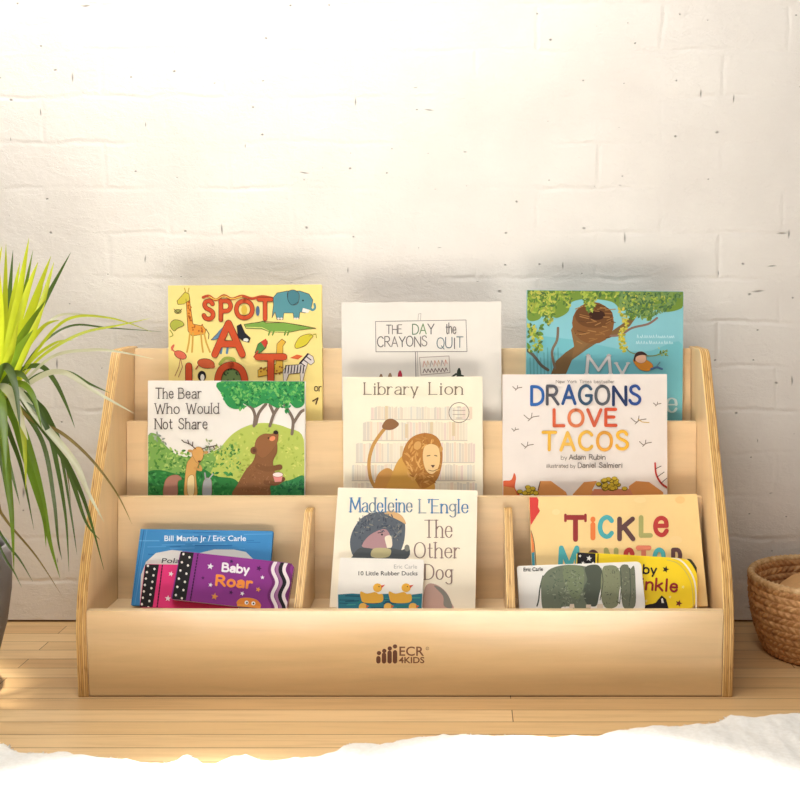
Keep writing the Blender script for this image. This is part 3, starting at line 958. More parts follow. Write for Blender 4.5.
# bear
bw = (132, 88, 54)
p.poly([(234, 496), (238, 484), (246, 470), (254, 460), (258, 446), (266, 440), (276, 441), (277, 452), (273, 462), (275, 476), (270, 487), (268, 496)], bw, True)
p.poly([(255, 450), (257, 439), (264, 434), (272, 434), (276.5, 431), (278.5, 435), (277, 443), (270, 453), (262, 458)], (142, 94, 58), True)
p.ell(254, 450.5, 3.4, 3.6, (120, 78, 50)); p.ell(254.4, 450.6, 1.8, 2, (96, 60, 42))
p.ell(272.5, 438.5, 3.4, 2.6, (226, 140, 96), -30); p.ell(276, 432.4, 2.6, 2, (40, 28, 28), 10); p.ell(268.5, 438, .7, .8, (20, 16, 16))
p.line([(258, 466), (268, 469), (280, 467)], 5.4, (122, 80, 48), True); p.line([(266, 482), (276, 483), (283, 479)], 4.8, (116, 74, 44), True)
p.scatter(70, (240, 462, 270, 494), (.8, 1.8), [(146, 100, 62), (120, 78, 46), (150, 104, 70)], .3, 20)
p.poly([(273, 475), (283, 474.5), (281.5, 481.5), (275, 482)], (222, 140, 136)); p.ell(278, 474.6, 5.2, 2.4, (238, 218, 214))
t = b.titles()
dk = (92, 84, 80)
t.text('The', 156, 398.3, 10.2, 173.5, .95, dk, serif=True, jit=.02, gap=1.9)
t.text('Bear', 179, 398.3, 10.2, 201.5, .95, dk, serif=True, jit=.02, gap=1.9)
t.text('Who', 155.5, 413.6, 10.2, 179.5, .95, dk, serif=True, jit=.02, gap=1.9)
t.text('Would', 187, 413.6, 10.4, 219, .95, dk, serif=True, jit=.02, gap=1.9)
t.text('Not', 155.5, 428.8, 10.2, 172.5, .95, dk, serif=True, jit=.02, gap=1.9)
t.text('Share', 179, 428.8, 10.4, 207.5, .95, dk, serif=True, jit=.02, gap=1.9)
b.done()

# ---- middle tier: cream lion book
b = Book(BK, 'tall cream picture book with a golden lion before pale bookshelves', 'book', GM, (343, 377), (482.5, 376.5), T2, LEAN, 0.012, 0.214, (240, 230, 206))
p = b.pic
rows = [(371, 470, 406, 419), (363, 467, 421, 440), (356, 474, 442, 462), (352, 475, 464, 480), (352, 476, 482, 497)]
rnd = random.Random(5)
pal = [(226, 214, 192), (220, 206, 186), (230, 220, 200), (214, 204, 188), (228, 208, 184), (216, 210, 196), (224, 204, 190)]
for x0, x1, y0, y1 in rows:
    p.up()
    x = x0
    while x < x1:
        w = rnd.uniform(2, 4)
        p.poly([(x, y0 + rnd.uniform(0, 2)), (x + w - .4, y0 + rnd.uniform(0, 2)), (x + w - .4, y1), (x, y1)], rnd.choice(pal), up=False)
        x += w
    p.line([(x0, y1 + .6), (x1, y1 + .6)], 1, (204, 192, 174))
for x, y in ((385, 412), (405, 430), (430, 428), (452, 428), (400, 452)):
    p.rect_(x, y - 6, x + 3, y + 8, (216, 196, 160))
p.line([(459 + 10 * math.cos(k * PI / 16), 412.6 + 10 * math.sin(k * PI / 16)) for k in range(33)], .7, (128, 112, 98))
for y, a in ((407, 2), (410.4, 6), (414.5, 6), (418, 3)):
    p.line([(459 - a, y), (459 + a, y)], .7, (176, 160, 142))
gold, gd = (206, 156, 76), (172, 116, 54)
p.line([(376, 489), (370.5, 478), (369, 462), (372.5, 447), (379, 436), (386, 427)], 3.4, (190, 142, 76), True)
p.poly([(382, 427), (386, 420), (393, 419), (399, 424), (394, 429), (387, 430)], (136, 96, 62), True)
p.poly([(374, 488), (378, 474), (388, 468), (395, 476), (393, 497), (376, 497)], (200, 146, 78), True)
p.poly([(388, 497), (392, 474), (401, 457), (416, 452), (430, 466), (432, 497)], gold, True)
p.poly([(402, 457), (406, 444), (414, 436), (426, 433), (437, 437), (442, 448), (442, 464), (438, 478), (430, 486), (421, 488), (414, 478), (406, 466)], gd, True)
p.scatter(130, (403, 436, 442, 487, lambda x, y: ((x - 423) / 18) ** 2 + ((y - 461) / 26) ** 2 < 1), (2, 4.4), [(184, 128, 62), (162, 106, 50), (200, 146, 76), (214, 164, 92)], .25, 6)
p.poly([(424, 448), (430, 444), (438, 447), (440, 458), (438, 468), (432, 474), (426, 470), (423, 459)], (228, 194, 138), True)
p.ell(417.5, 445.5, 3.6, 4.4, (206, 156, 88), 30); p.ell(441, 449, 1.8, 3, (196, 146, 80))
p.line([(427, 456), (430, 455.4)], .9, (96, 66, 44)); p.line([(434.6, 455.4), (437, 456)], .9, (96, 66, 44))
p.poly([(430.6, 465), (435, 465), (433, 468)], (90, 56, 48)); p.line([(428.5, 470), (433, 471), (437, 469.4)], .7, (130, 90, 60), True)
t = b.titles()
lc = (128, 114, 96)
t.text('Library', 364.5, 394.4, 11.6, 417.5, 1.35, lc, serif=True, thin=.6, gap=2.0)
t.text('Lion', 429.5, 394.4, 11.8, 462.5, 1.35, lc, serif=True, thin=.6, gap=2.0)
b.done()

# ---- middle tier: coloured capitals
b = Book(BK, 'white landscape picture book with blue, red and yellow painted capitals', 'book', GM, (502.5, 374.5), (667, 374), T2, LEAN, 0.013, 0.214, (232, 222, 214))
p = b.pic
dg = (140, 128, 116)
def flyer(x, y, s):
    p.line([(x - 7 * s, y - 3 * s), (x - 2 * s, y + s), (x + 2 * s, y - s), (x + 8 * s, y - 2 * s)], .9, dg, True)
    p.line([(x - 3 * s, y + 3 * s), (x, y), (x + s, y - 5 * s)], .8, dg, True)
for x, y, s in ((531, 418, 1), (638, 421, 1), (527, 446, .8), (645, 444, .8), (515, 430, .45), (517, 388.5, .6), (657, 404.5, .5)):
    flyer(x, y, s)
p.line([(638, 419), (642, 422), (649, 422.6)], .8, (206, 170, 90))
p.poly([(502, 482), (511, 480), (514, 473), (516, 478), (515, 488), (520, 497), (502, 497)], (212, 96, 58), True)
for q in ([(538, 488), (540, 481), (551, 481), (566, 492), (568, 497), (536, 497)], [(573, 494), (584, 482), (597, 481), (592, 490), (598, 497), (572, 497)], [(629, 486), (636, 481), (649, 482), (663, 492), (664, 497), (628, 497)], [(502, 486), (514, 488), (518, 497), (502, 497)]):
    p.poly(q, (214, 146, 84))
p.poly([(594, 489), (630, 489), (634, 497), (590, 497)], (206, 130, 96))
rnd = random.Random(3)
for cx, cy, n, sx in ((612, 486, 34, 15), (528, 491, 16, 9)):
    for k in range(n):
        a = rnd.uniform(0, PI)
        rr = rnd.uniform(0, 1)
        x, y = cx + sx * rr * math.cos(a), cy - sx * .75 * rr * math.sin(a) + 3
        p.ell(x, y, 3.1, 2.3, (110, 92, 30), n=9); p.ell(x, y - .3, 2.5, 1.8, (206, 176, 54), n=9)
p.line([(655, 463), (656, 474), (661, 483), (668, 488)], 1.8, (190, 62, 54), True)
for q in ([(655, 469), (661, 466)], [(657, 477), (664, 472)], [(661, 483), (667, 478)], [(538, 490), (540, 482)]):
    p.line(q, .7, (70, 56, 52))
t = b.titles()
t.text('DRAGONS', 531.5, 404.3, 18, 640, 3.0, rgbs=[(48, 96, 164), (84, 84, 92), (48, 82, 138), (58, 84, 108), (90, 92, 98), (44, 58, 96), (50, 78, 142)], jit=.035, gap=2.4)
t.text('LOVE', 554, 425.5, 16, 616, 3.2, rgbs=[(206, 94, 60), (212, 120, 78), (200, 92, 62), (206, 84, 52)], jit=.03, gap=2.6)
t.text('TACOS', 543, 449.4, 17.5, 627.5, 3.2, rgbs=[(226, 176, 66), (232, 184, 84), (228, 178, 70), (224, 160, 64), (230, 176, 62)], jit=.04, gap=2.8)
t.text('New York Times bestseller', 556, 383, 2.9, 614, .45, (140, 130, 122), gap=1.8)
t.text('by', 561, 459.4, 4, 567, .5, dg, jit=.04)
t.text('Adam Rubin', 569, 459.4, 4.8, 605, .75, (110, 100, 92), jit=.05)
t.text('illustrated by', 546.5, 467.6, 3.6, 575, .5, dg, jit=.05)
t.text('Daniel Salmieri', 578, 467.6, 4.9, 622, .7, (110, 100, 92), jit=.05)
b.done()
# ---- bottom tier, left bay
def panel_y(z):
    return Y2 - (Z2 - z) * K
za = 0.246
b = Book(BK, 'blue hardback picture book with a white animal shape, behind two board books', 'book', GL1, (140.5, 529), (273, 531), (panel_y(za) - 0.001, za), 27, 0.009, Z1, (62, 134, 190))
p = b.pic
rnd = random.Random(8)
for k in range(70):
    x, y = rnd.uniform(136, 250), rnd.uniform(530, 606)
    p.line([(x, y), (min(x + rnd.uniform(10, 40), 272), y + rnd.uniform(-.6, .6))], rnd.uniform(.5, 1.3), rnd.choice([(80, 152, 206), (50, 118, 176), (96, 164, 212), (44, 110, 168)]), up=(k % 6 == 0), caps=False)
p.line([(144, 530), (131, 606)], .8, (40, 96, 148)); p.line([(147, 530), (134.6, 606)], .5, (96, 160, 206))
p.poly([(140, 600), (141, 575), (146, 562), (156, 553), (172, 550), (182, 551), (190, 556), (200, 553), (214, 549.5), (234, 549.6), (246, 552), (254, 560), (258, 606), (141, 606)], (216, 214, 208))
t = b.titles()
t.type('Bill Martin Jr / Eric Carle', 164.5, 541, 5.6, 246, (226, 236, 242), bold=0.012)
t.type('Polar', 161.5, 563, 5.0, 184, (62, 62, 66), bold=0.01, slant=.2)
b.done()
blue = b
b = Book(BB, 'pink board book with a black polka-dot spine, half hidden by a purple one', 'book', GL1, (145, 564), (243, 566), blue.next, 27, 0.0105, Z1, (222, 56, 120), True, 0.008)
p = b.pic
def dots(x0, y0, x1, y1, w, w2):
    p.poly([(x0, y0), (x0 + w, y0 + .4), (x1 + w2, y1), (x1, y1)], (30, 28, 30))
    for k in range(7):
        f = (k + .5) / 7
        x, y = x0 + (x1 - x0) * f, y0 + (y1 - y0) * f
        for q, dy in ((.27, -1.6), (.72, 1.6)):
            p.ell(x + w * q, y + dy, 1.15, 1.25, (232, 226, 218), n=10)
dots(144.6, 564.2, 137.5, 609, 14.4, 15)
p.line([(162.5, 565), (157, 609)], .9, (130, 20, 60)); 
for k in range(14):
    f = k / 14
    p.line([(162.5 - 5.5 * f, 565 + 44 * f), (162.5 - 5.5 * (f + .035), 565 + 44 * (f + .035))], 1.2, (60, 14, 36))
p.star(171, 574, 2.8, (244, 222, 226), .3); p.star(168, 598.5, 3.2, (244, 222, 226), .1); p.star(177, 588, 1.6, (240, 150, 180))
t = b.titles()
t.star(200, 590, 2, (244, 222, 226))
b.done()
pink = b
b = Book(BB, 'purple board book with stars, orange lettering and wavy stripes at its edge', 'book', GL1, (180.5, 551), (294.5, 563.5), pink.next, 27, 0.0105, Z1, (136, 52, 134), True, 0.010)
p = b.pic
def along(x, y):
    """tilted frame of the purple cover"""
    return (x, y + (x - 180.5) * 0.10)
dots(180.6, 551.6, 170, 609, 13.4, 14)
for k in range(18):
    f = k / 18
    p.line([(198 - 9 * f, 554 + 55 * f), (198 - 9 * (f + .03), 554 + 55 * (f + .03))], 1.2, (60, 18, 66))
for off, w, c in ((-1.5, 2.2, (110, 40, 104)), (2.2, 3.4, (236, 224, 226)), (6.4, 3.0, (160, 110, 150)), (10, 4.2, (30, 26, 32)), (13.4, 3.4, (236, 224, 226)), (17.5, 3.4, (112, 44, 104))):
    p.line([(273 + off + 2.2 * math.sin(y * .24) + (y - 560) * -.02, y) for y in range(558, 612, 3)], w, c, True)
for x, y, r, c, ro in ((210.4, 566.4, 3.4, (232, 224, 232), .2), (259, 568.4, 3, (70, 22, 76), .4), (262.5, 577.5, 2.2, (232, 224, 232), 0), (210.6, 585, 2.4, (232, 220, 230), .3), (214.6, 596.6, 3.8, (216, 140, 74), .2),
                       (242.3, 593.6, 2.4, (232, 224, 232), .5), (258.3, 589.6, 2.8, (216, 140, 74), .4), (203, 578, 1.9, (80, 26, 86), 0), (231, 592.4, 2.2, (70, 22, 76), .4), (231.6, 561.4, 2.2, (60, 30, 80), .2), (226, 607, 1.8, (180, 120, 180), 0)):
    p.star(x, y, r, c, ro)
p.ell(249, 606, 12, 7.6, (232, 152, 66)); p.poly([(237, 604), (240, 598.6), (249, 597.8), (257, 600), (261, 606), (250, 604)], (224, 136, 56), True)
p.ell(246.6, 602.6, 2, 2, (240, 236, 230)); p.ell(253.4, 603.4, 2, 2, (240, 236, 230)); p.ell(247, 602.8, .9, .9, (40, 20, 20)); p.ell(253.6, 603.6, .9, .9, (40, 20, 20))
t = b.titles()
t.text('Baby', 222.5, 571, 7.6, 248.5, 2.0, (238, 230, 236), gap=2.0, rot=5)
t.text('Roar', 216.4, 585, 9.4, 251.5, 2.6, (236, 142, 66), gap=2.4, rot=5)
b.done()

# ---- bottom tier, middle bay
b = Book(BK, 'cream picture book with blue and brown lettering leaning behind a white board book', 'book', GL1, (338, 487.5), (477.5, 490.5), (Y2 - 0.001, Z2 + 0.002), 29, 0.010, Z1, (240, 228, 204))
p = b.pic
p.poly([(350, 545), (353, 530), (363, 517), (378, 512), (394, 513), (404, 520), (405, 535), (402, 548), (396, 556), (376, 556), (356, 558)], (86, 92, 100), True)
p.poly([(384, 513), (392, 510.6), (402, 516), (406, 524), (400, 521), (392, 517)], (206, 164, 112), True)
p.poly([(362, 545), (370, 535), (384, 529), (390, 535), (392, 547), (380, 549), (366, 548)], (168, 130, 132), True)
p.poly([(385, 537), (391, 536), (392, 546), (388, 549), (386, 544)], (226, 214, 190), True)
p.poly([(352, 557), (360, 548), (376, 549), (390, 548), (402, 550), (409, 546), (404, 560), (352, 560)], (74, 78, 80), True)
p.poly([(373, 549), (384, 548), (391, 550), (388, 557), (372, 557)], (180, 168, 124), True)
p.ell(407, 548, 2.6, 3.4, (120, 118, 108)); p.line([(378, 533), (383, 532)], .8, (50, 50, 56)); p.ell(382, 534.6, 1, 1, (40, 40, 46))
p.scatter(120, (352, 512, 405, 556, lambda x, y: ((x - 378) / 24) ** 2 + ((y - 530) / 18) ** 2 < 1 and not (364 < x < 392 and 531 < y < 548)), (1, 2.6), [(70, 78, 90), (104, 108, 112), (60, 66, 78), (126, 122, 112)], .3, 4)
p.poly([(424, 610), (424, 592), (428, 584), (437, 585), (446, 592), (451, 602), (452, 610)], (196, 160, 146), True)
p.poly([(434, 586), (441, 588), (449, 597), (452, 608), (444, 606), (443, 596)], (138, 134, 124), True)
t = b.titles()
bl = (76, 122, 164)
t.text('Madeleine', 350.5, 512, 14, 412, 1.7, rgbs=[bl, (86, 128, 160), (110, 128, 140)], serif=True, thin=.7, gap=1.8)
t.text("L'Engle", 419.5, 513, 13.4, 468, 1.6, rgbs=[(126, 140, 150), bl, bl, bl], serif=True, thin=.7, gap=1.8)
bn = (140, 116, 106)
t.text('The', 424.5, 537.5, 17.2, 452, 1.5, bn, serif=True, thin=.65, gap=1.9)
t.text('Other', 414.5, 558, 15.4, 459.5, 1.5, bn, serif=True, thin=.65, gap=1.9)
t.text('Dog', 425, 579.5, 15, 452, 1.5, bn, serif=True, thin=.65, gap=1.9)
b.done()
cream = b
b = Book(BB, 'small white board book with yellow ducks on a teal sea', 'book', GL1, (340, 557.5), (424, 559.5), cream.next, 29, 0.012, Z1, (232, 226, 216), True, 0.004)
p = b.pic
p.poly([(338, 594.5), (352, 593.5), (370, 594.6), (392, 593.6), (410, 594.8), (426, 593.5), (426, 614), (338, 614)], (40, 116, 132))
rnd = random.Random(6)
for k in range(26):
    x, y = rnd.uniform(338, 412), rnd.uniform(595, 610)
    p.line([(x, y), (min(x + rnd.uniform(6, 16), 424), y + rnd.uniform(-1, 1))], rnd.uniform(.6, 1.6), rnd.choice([(30, 96, 120), (60, 146, 140), (40, 130, 110), (26, 84, 104)]), up=(k % 6 == 0), caps=False)
yl = (232, 174, 62)
for x in (372, 400.5):
    p.poly([(x - 11.5, 591.5), (x - 5, 593.6), (x + 3, 592), (x + 6.5, 594), (x + 10.6, 594.4), (x + 11, 600.5), (x + 6, 603), (x - 8, 602.6), (x - 11, 598)], yl, True)
    p.ell(x + 5.6, 587.8, 4.6, 4.4, yl); p.poly([(x + 9, 585.4), (x + 13.2, 584.8), (x + 9.4, 588.6)], (204, 84, 58)); p.ell(x + 7, 586.6, .6, .6, (60, 40, 20))
for x in (363, 388, 413):
    p.ell(x, 607, 4.2, 4, (226, 178, 86)); p.poly([(x + 3, 605), (x + 6.4, 606), (x + 3, 608.4)], (204, 100, 64))
t = b.titles()
t.type('Eric Carle', 394, 568.6, 4.2, 417, (176, 172, 166))
t.type('10 Little Rubber Ducks', 358.5, 575.4, 4.3, 417.5, (80, 76, 74), bold=0.01)
b.done()

# ---- bottom tier, right bay
b = Book(BK, 'tan picture book with multicoloured block capitals and a red tuft at the left edge', 'book', GL1, (529, 497), (697, 494), (Y2 - 0.001, Z2 + 0.002), 27, 0.012, Z1, (238, 206, 144))
p = b.pic
p.poly([(529, 497), (537, 496), (538.6, 500), (538, 507), (540, 511), (536, 517), (531, 525), (528.4, 531), (528, 520)], (206, 62, 56))
p.poly([(528.4, 528), (531, 530), (534, 545), (534.6, 555), (528, 556)], (222, 128, 70))
p.poly([(528, 553), (534.4, 552), (535, 566), (536, 610), (527, 610)], (66, 150, 166))
p.line([(530, 528), (534, 542), (536, 566)], .7, (90, 60, 40), True)
p.ell(680, 500, 5, 3.6, (236, 196, 132)); p.ell(676, 540, 6, 4, (240, 208, 150)); p.ell(556, 512, 4, 3, (240, 212, 154)); p.ell(640, 500, 6, 3, (240, 210, 150))
t = b.titles()
mar, org, tea, dkb, olv, red = (150, 52, 50), (226, 124, 66), (80, 168, 172), (96, 66, 66), (170, 166, 104), (184, 62, 58)
for ch, x0, x1, base, cap, c, w in (('T', 567.5, 583.5, 539.5, 22, mar, 5), ('i', 592.4, 593.6, 538, 21, org, 5), ('C', 600, 612, 536.5, 19, tea, 4.6), ('K', 619.5, 633, 539, 20, dkb, 4.8), ('L', 641, 650.5, 535.5, 18, olv, 4.6), ('e', 655, 667, 535, 26, red, 4.4)):
    t.text(ch, x0, base, cap, x1, w, c)
t.line([(565.4, 521), (565.4, 515)], 2.6, mar); t.line([(585.4, 521), (585.4, 515)], 2.6, mar)
for ch, x0, x1, base, cap, c, w in (('M', 560, 578, 572, 24, tea, 4.8), ('O', 588, 598, 574, 22, dkb, 4.6), ('N', 606, 616, 574, 24, olv, 4.6), ('S', 625, 633, 574, 24, red, 4.6), ('T', 638, 649, 572, 24, (214, 124, 96), 4.8), ('e', 654, 664, 572, 34, tea, 4.4), ('R', 673, 681, 572, 22, dkb, 4.2)):
    t.text(ch, x0, base, cap, x1, w, c)
b.done()
tan = b
b = Book(BB, 'yellow board book with red and black lettering and a rounded striped corner', 'book', GL1, (577, 552), (697, 559), tan.next, 27, 0.011, Z1, (244, 212, 44), True, 0.030)
p = b.pic
p.poly([(577, 552), (595.5, 553), (594.5, 612), (574, 612)], (34, 32, 34))
for x, y, r in ((589, 558.4, 3), (583, 563, 1.8), (593, 563, 1.5), (580, 556, 1.6), (585, 570, 2)):
    p.star(x, y, r, (236, 232, 224), .2)
p.line([(598, 553.6), (596.6, 612)], 1.2, (120, 96, 20))
arc = [(672, 554), (682, 557), (690, 565), (696, 577), (698, 592), (698, 612)]
p.line([(x + 3, y - 1) for x, y in arc], 2.6, (60, 56, 40), True)
p.line([(x - 2, y + 3) for x, y in arc], 1.6, (240, 232, 214), True)
p.line([(x - 5, y + 6) for x, y in arc], .9, (214, 190, 90), True)
for x, y, r, c in ((665.6, 569.4, 3.6, (44, 36, 36)), (678.8, 603.4, 3.6, (120, 50, 40)), (683, 587, 1.8, (246, 232, 150)), (670, 597, 1.6, (246, 232, 150)), (646, 601, 1.8, (246, 232, 150))):
    p.star(x, y, r, c, .3)
p.poly([(640, 612), (643, 606), (650, 604), (655, 604), (657, 601), (661.6, 595.4), (666, 599), (669, 612)], (34, 30, 32)); p.poly([(661, 599), (662.6, 598), (664, 603), (661.6, 603)], (226, 220, 206))
t = b.titles()
t.text('Baby', 627, 572.4, 8.4, 656, 1.8, (44, 36, 36), rot=3, gap=2.2)
t.text('Twinkle', 616, 587.4, 11.5, 677, 2.2, (150, 48, 44), rot=4, gap=2.2)
b.done()
yel = b
b = Book(BB, 'white board book with a grey-green elephant, at the front of the right bay', 'book', GL1, (517, 566), (641, 561.5), yel.next, 27, 0.012, Z1, (234, 230, 222), True, 0.008)
p = b.pic
g1, g2, g3, g4 = (110, 118, 98), (92, 98, 84), (132, 136, 106), (82, 88, 76)
p.line([(543, 576), (540, 588), (538.6, 600), (537, 606)], 1.4, (84, 88, 78), True)
p.poly([(541, 590), (543, 577), (551, 568.6), (566, 565), (583, 566), (592, 570), (594, 584), (592, 600), (588, 612), (574, 612), (572, 607), (562, 607), (559, 612), (544, 612)], g1, True)
p.poly([(563, 567), (578, 566), (584, 571), (583, 588), (577, 600), (567, 590)], (120, 130, 100), True)
p.poly([(585, 568), (593, 564.6), (600, 567), (602, 580), (599, 596), (596, 606), (587, 604), (583, 592), (587, 580)], g4, True)
p.poly([(602, 570), (608, 565.5), (617, 567), (621, 578), (619, 594), (617, 606), (606, 608), (601, 596)], g3, True)
p.poly([(620, 568), (627, 564.6), (630, 569), (634, 566), (635.4, 580), (635, 606), (624, 608), (621, 592)], (112, 116, 96), True)
p.line([(601, 568), (603, 582), (600, 600)], .8, g4, True); p.line([(620, 568), (621.4, 582), (619.6, 604)], .8, g4, True); p.line([(629.6, 568), (630.6, 590), (629, 606)], .8, g4, True)
p.scatter(170, (546, 568, 590, 606, lambda x, y: ((x - 568) / 22) ** 2 + ((y - 587) / 19) ** 2 < 1), (.8, 2.2), [(96, 108, 88), (128, 134, 110), (104, 114, 96), (86, 96, 82), (144, 150, 126)], .3, 31)
p.scatter(90, (604, 568, 634, 604), (.6, 1.8), [(140, 142, 112), (104, 108, 90), (90, 92, 80)], .3, 32)
p.poly([(570, 604), (574, 604), (574.6, 608), (569, 608)], (222, 206, 184)); p.poly([(586, 604.6), (591, 604.6), (591, 608), (586, 608)], (222, 206, 184)); p.poly([(597, 604), (603, 604), (603, 608), (597, 608)], (222, 206, 184))
t = b.titles()
t.type('Eric Carle', 523.5, 571.4, 3.8, 543, (70, 66, 64), bold=0.02, rot=-1.6)
b.done()
# ------------------------------------------------------------------ rug
edge_px = [(-160, 745), (-90, 740), (-40, 746), (0, 742.5), (9, 743), (16, 749), (22, 751.5), (36, 750.5), (52, 752), (70, 750.5), (76, 753), (98, 755.5), (118, 757), (134, 760), (150, 762), (166, 762), (180, 759), (187, 754), (192, 753.6), (198, 758), (206, 763.2), (216, 763), (228, 758), (240, 755), (248, 754.5), (262, 758.5), (280, 758.6), (300, 756.6), (322, 755), (338, 751), (348, 743), (354, 741), (366, 742), (380, 744.5), (398, 739.5), (420, 736), (440, 735), (462, 733), (480, 734), (505, 734), (540, 735.5), (575, 735.5), (598, 735), (612, 730.5), (632, 728), (650, 726), (672, 725), (700, 722.6), (714, 722), (722, 718), (728, 714.5), (742, 715.6), (754, 717), (766, 716), (776, 713.6), (800, 712.5), (850, 708), (930, 715), (1000, 708)]
RUG_H = 0.022
pts = []
for u, v in edge_px:
    q = on_plane(u, v, (0, 0, RUG_H * 0.6), Vector((0, 0, 1)))
    pts.append((q.x, q.y))
def rug_edge(x):
    for (xa, ya), (xb, yb) in zip(pts, pts[1:]):
        if xa <= x <= xb:
            return ya + (yb - ya) * (x - xa) / (xb - xa)
    return pts[0][1] if x < pts[0][0] else pts[-1][1]
from mathutils import noise
bm = bmesh.new()
XA, XB, NX = pts[0][0], pts[-1][0], 620
depths = [0, .0015, .004, .007, .011, .016, .022, .03, .04, .052, .066, .082, .1, .12, .145, .17, .2, .24, .3, .38, .48, .6, .75, .9]
gridv = []
for i in range(NX + 1):
    x = XA + (XB - XA) * i / NX
    e = rug_edge(x)
    side_f = min(1.0, min(i, NX - i) / 14)
    row = []
    for j, d in enumerate(depths):
        f = d / depths[-1]
        y = e * (1 - f) + (-1.25) * f if d > .1 else e - d
        z = RUG_H * (1 - math.exp(-d / .008)) * side_f
        k = min(1, d / .02) * side_f
        z += k * (0.004 * noise.noise((x * 28, y * 28, 0)) + 0.003 * noise.noise((x * 75, y * 60, 3)))
        z = max(z, 0.0006)
        row.append(bm.verts.new((x + 0.002 * k * noise.noise((x * 90, y * 90, 7)), y, z)))
    gridv.append(row)
for i in range(NX):
    for j in range(len(depths) - 1):
        bm.faces.new((gridv[i][j], gridv[i][j + 1], gridv[i + 1][j + 1], gridv[i + 1][j]))
# short tufts of wool along the ragged edge
rnd = random.Random(12)
for k in range(1500):
    x = rnd.uniform(XA + .05, XB - .05)
    d = rnd.uniform(0.0, .02)
    y = rug_edge(x) - d
    z = RUG_H * (1 - math.exp(-d / .008)) * .8
    L, w = rnd.uniform(.003, .008), rnd.uniform(.0012, .0026)
    a = rnd.uniform(-.7, .7)
    q = Vector((math.sin(a), math.cos(a) * .8, rnd.uniform(-.1, .4))).normalized()
    sdir = q.cross(Vector((0, 0, 1))).normalized()
    p0 = Vector((x, y, max(z, .002)))
    tip = p0 + q * L
    tip.z = max(tip.z, .0012)
    base = [bm.verts.new(p0 + sdir * w), bm.verts.new(p0 - sdir * w), bm.verts.new(p0 + Vector((0, 0, w)))]
    tv = bm.verts.new(tip)
    for a_, b_ in ((0, 2), (2, 1), (1, 0)):
        bm.faces.new((base[a_], base[b_], tv))
m, nt, bs = new_mat('white_wool')
L_ = nt.links
tc = N(nt, 'ShaderNodeTexCoord')
n1 = N(nt, 'ShaderNodeTexNoise', i_Scale=160.0, i_Detail=4.0)
L_.new(tc.outputs['Object'], n1.inputs['Vector'])
r = ramp(nt, [(0.3, lin((240, 236, 228))), (0.7, lin((249, 246, 240)))])
L_.new(n1.outputs['Fac'], r.inputs[0])
L_.new(r.outputs[0], bs.inputs['Base Color'])
bs.inputs['Roughness'].default_value = 0.95
bs.inputs['Specular IOR Level'].default_value = 0.1
bp = N(nt, 'ShaderNodeBump', i_Strength=0.25, i_Distance=0.004)
L_.new(n1.outputs['Fac'], bp.inputs['Height'])
L_.new(bp.outputs[0], bs.inputs['Normal'])
rug = mesh_obj('sheepskin_rug', bm, m, smooth=True)
tag(rug, 'white fleecy rug with a ragged edge on the wooden floor in front', 'rug')

# ------------------------------------------------------------------ basket
BX, BY = 0.0, 0.0
c3 = at(826, 585, 0.205)
BX, BY = c3.x, 0.205
BH = 0.128
def basket_r(z):
    f = z / BH
    return 0.094 + 0.030 * (f ** 0.75) + 0.006 * math.sin(f * PI)
basket = empty('woven_basket', (BX, BY, 0.0), 'brown woven seagrass basket standing beside the right end of the shelf', 'basket')
def straw(name, c0, c1, c2):
    m, nt, b = new_mat(name)
    L = nt.links
    tc = N(nt, 'ShaderNodeTexCoord')
    n1 = N(nt, 'ShaderNodeTexNoise', i_Scale=75.0, i_Detail=4.0, i_Roughness=0.6)
    n2 = N(nt, 'ShaderNodeTexNoise', i_Scale=320.0, i_Detail=2.0)
    L.new(tc.outputs['Object'], n1.inputs['Vector'])
    L.new(tc.outputs['Object'], n2.inputs['Vector'])
    r1 = ramp(nt, [(0.3, lin(c0)), (0.5, lin(c1)), (0.72, lin(c2))])
    L.new(n1.outputs['Fac'], r1.inputs[0])
    L.new(r1.outputs[0], b.inputs['Base Color'])
    b.inputs['Roughness'].default_value = 0.6
    bp = N(nt, 'ShaderNodeBump', i_Strength=0.5, i_Distance=0.002)
    L.new(n2.outputs['Fac'], bp.inputs['Height'])
    L.new(bp.outputs[0], b.inputs['Normal'])
    return m
straw_m = straw('seagrass', (164, 112, 66), (206, 152, 98), (232, 188, 132))
bm = bmesh.new()
ROWS, NT = 11, 300
prof = []
for i in range(ROWS * 8 + 1):
    prof.append((BH * i / (ROWS * 8), i / 8.0, 1))
def weave(row, th):
    """plaited courses: slanting strands that change direction from course to course"""
    k = int(row)
    f = row - k
    sgn = 1 if k % 2 else -1
    ph = th * 30 + sgn * (f - .5) * 2.9 + k * .7
    return 0.0046 * (0.25 + 0.75 * math.sin(PI * f) ** .6) * (0.2 + 0.8 * abs(math.cos(ph)) ** .8)
outer = []
for z, row, s in prof:
    outer.append([bm.verts.new(((basket_r(z) + weave(row, 2 * PI * j / NT)) * math.cos(2 * PI * j / NT), (basket_r(z) + weave(row, 2 * PI * j / NT)) * math.sin(2 * PI * j / NT), max(z, .001))) for j in range(NT)])
inner = []
for z, row, s in prof[::-1]:
    inner.append([bm.verts.new(((basket_r(z) - .006 - weave(row, 2 * PI * j / NT) * .8) * math.cos(2 * PI * j / NT), (basket_r(z) - .006 - weave(row, 2 * PI * j / NT) * .8) * math.sin(2 * PI * j / NT), max(z, .006))) for j in range(NT)])
rings = outer + inner
for a, c in zip(rings, rings[1:]):
    for j in range(NT):
        bm.faces.new((a[j], a[(j + 1) % NT], c[(j + 1) % NT], c[j]))
bm.faces.new(inner[-1])
bm.faces.new(outer[0][::-1])
mesh_obj('basket_body', bm, straw_m, basket, True)
bm = bmesh.new()
NR = 14
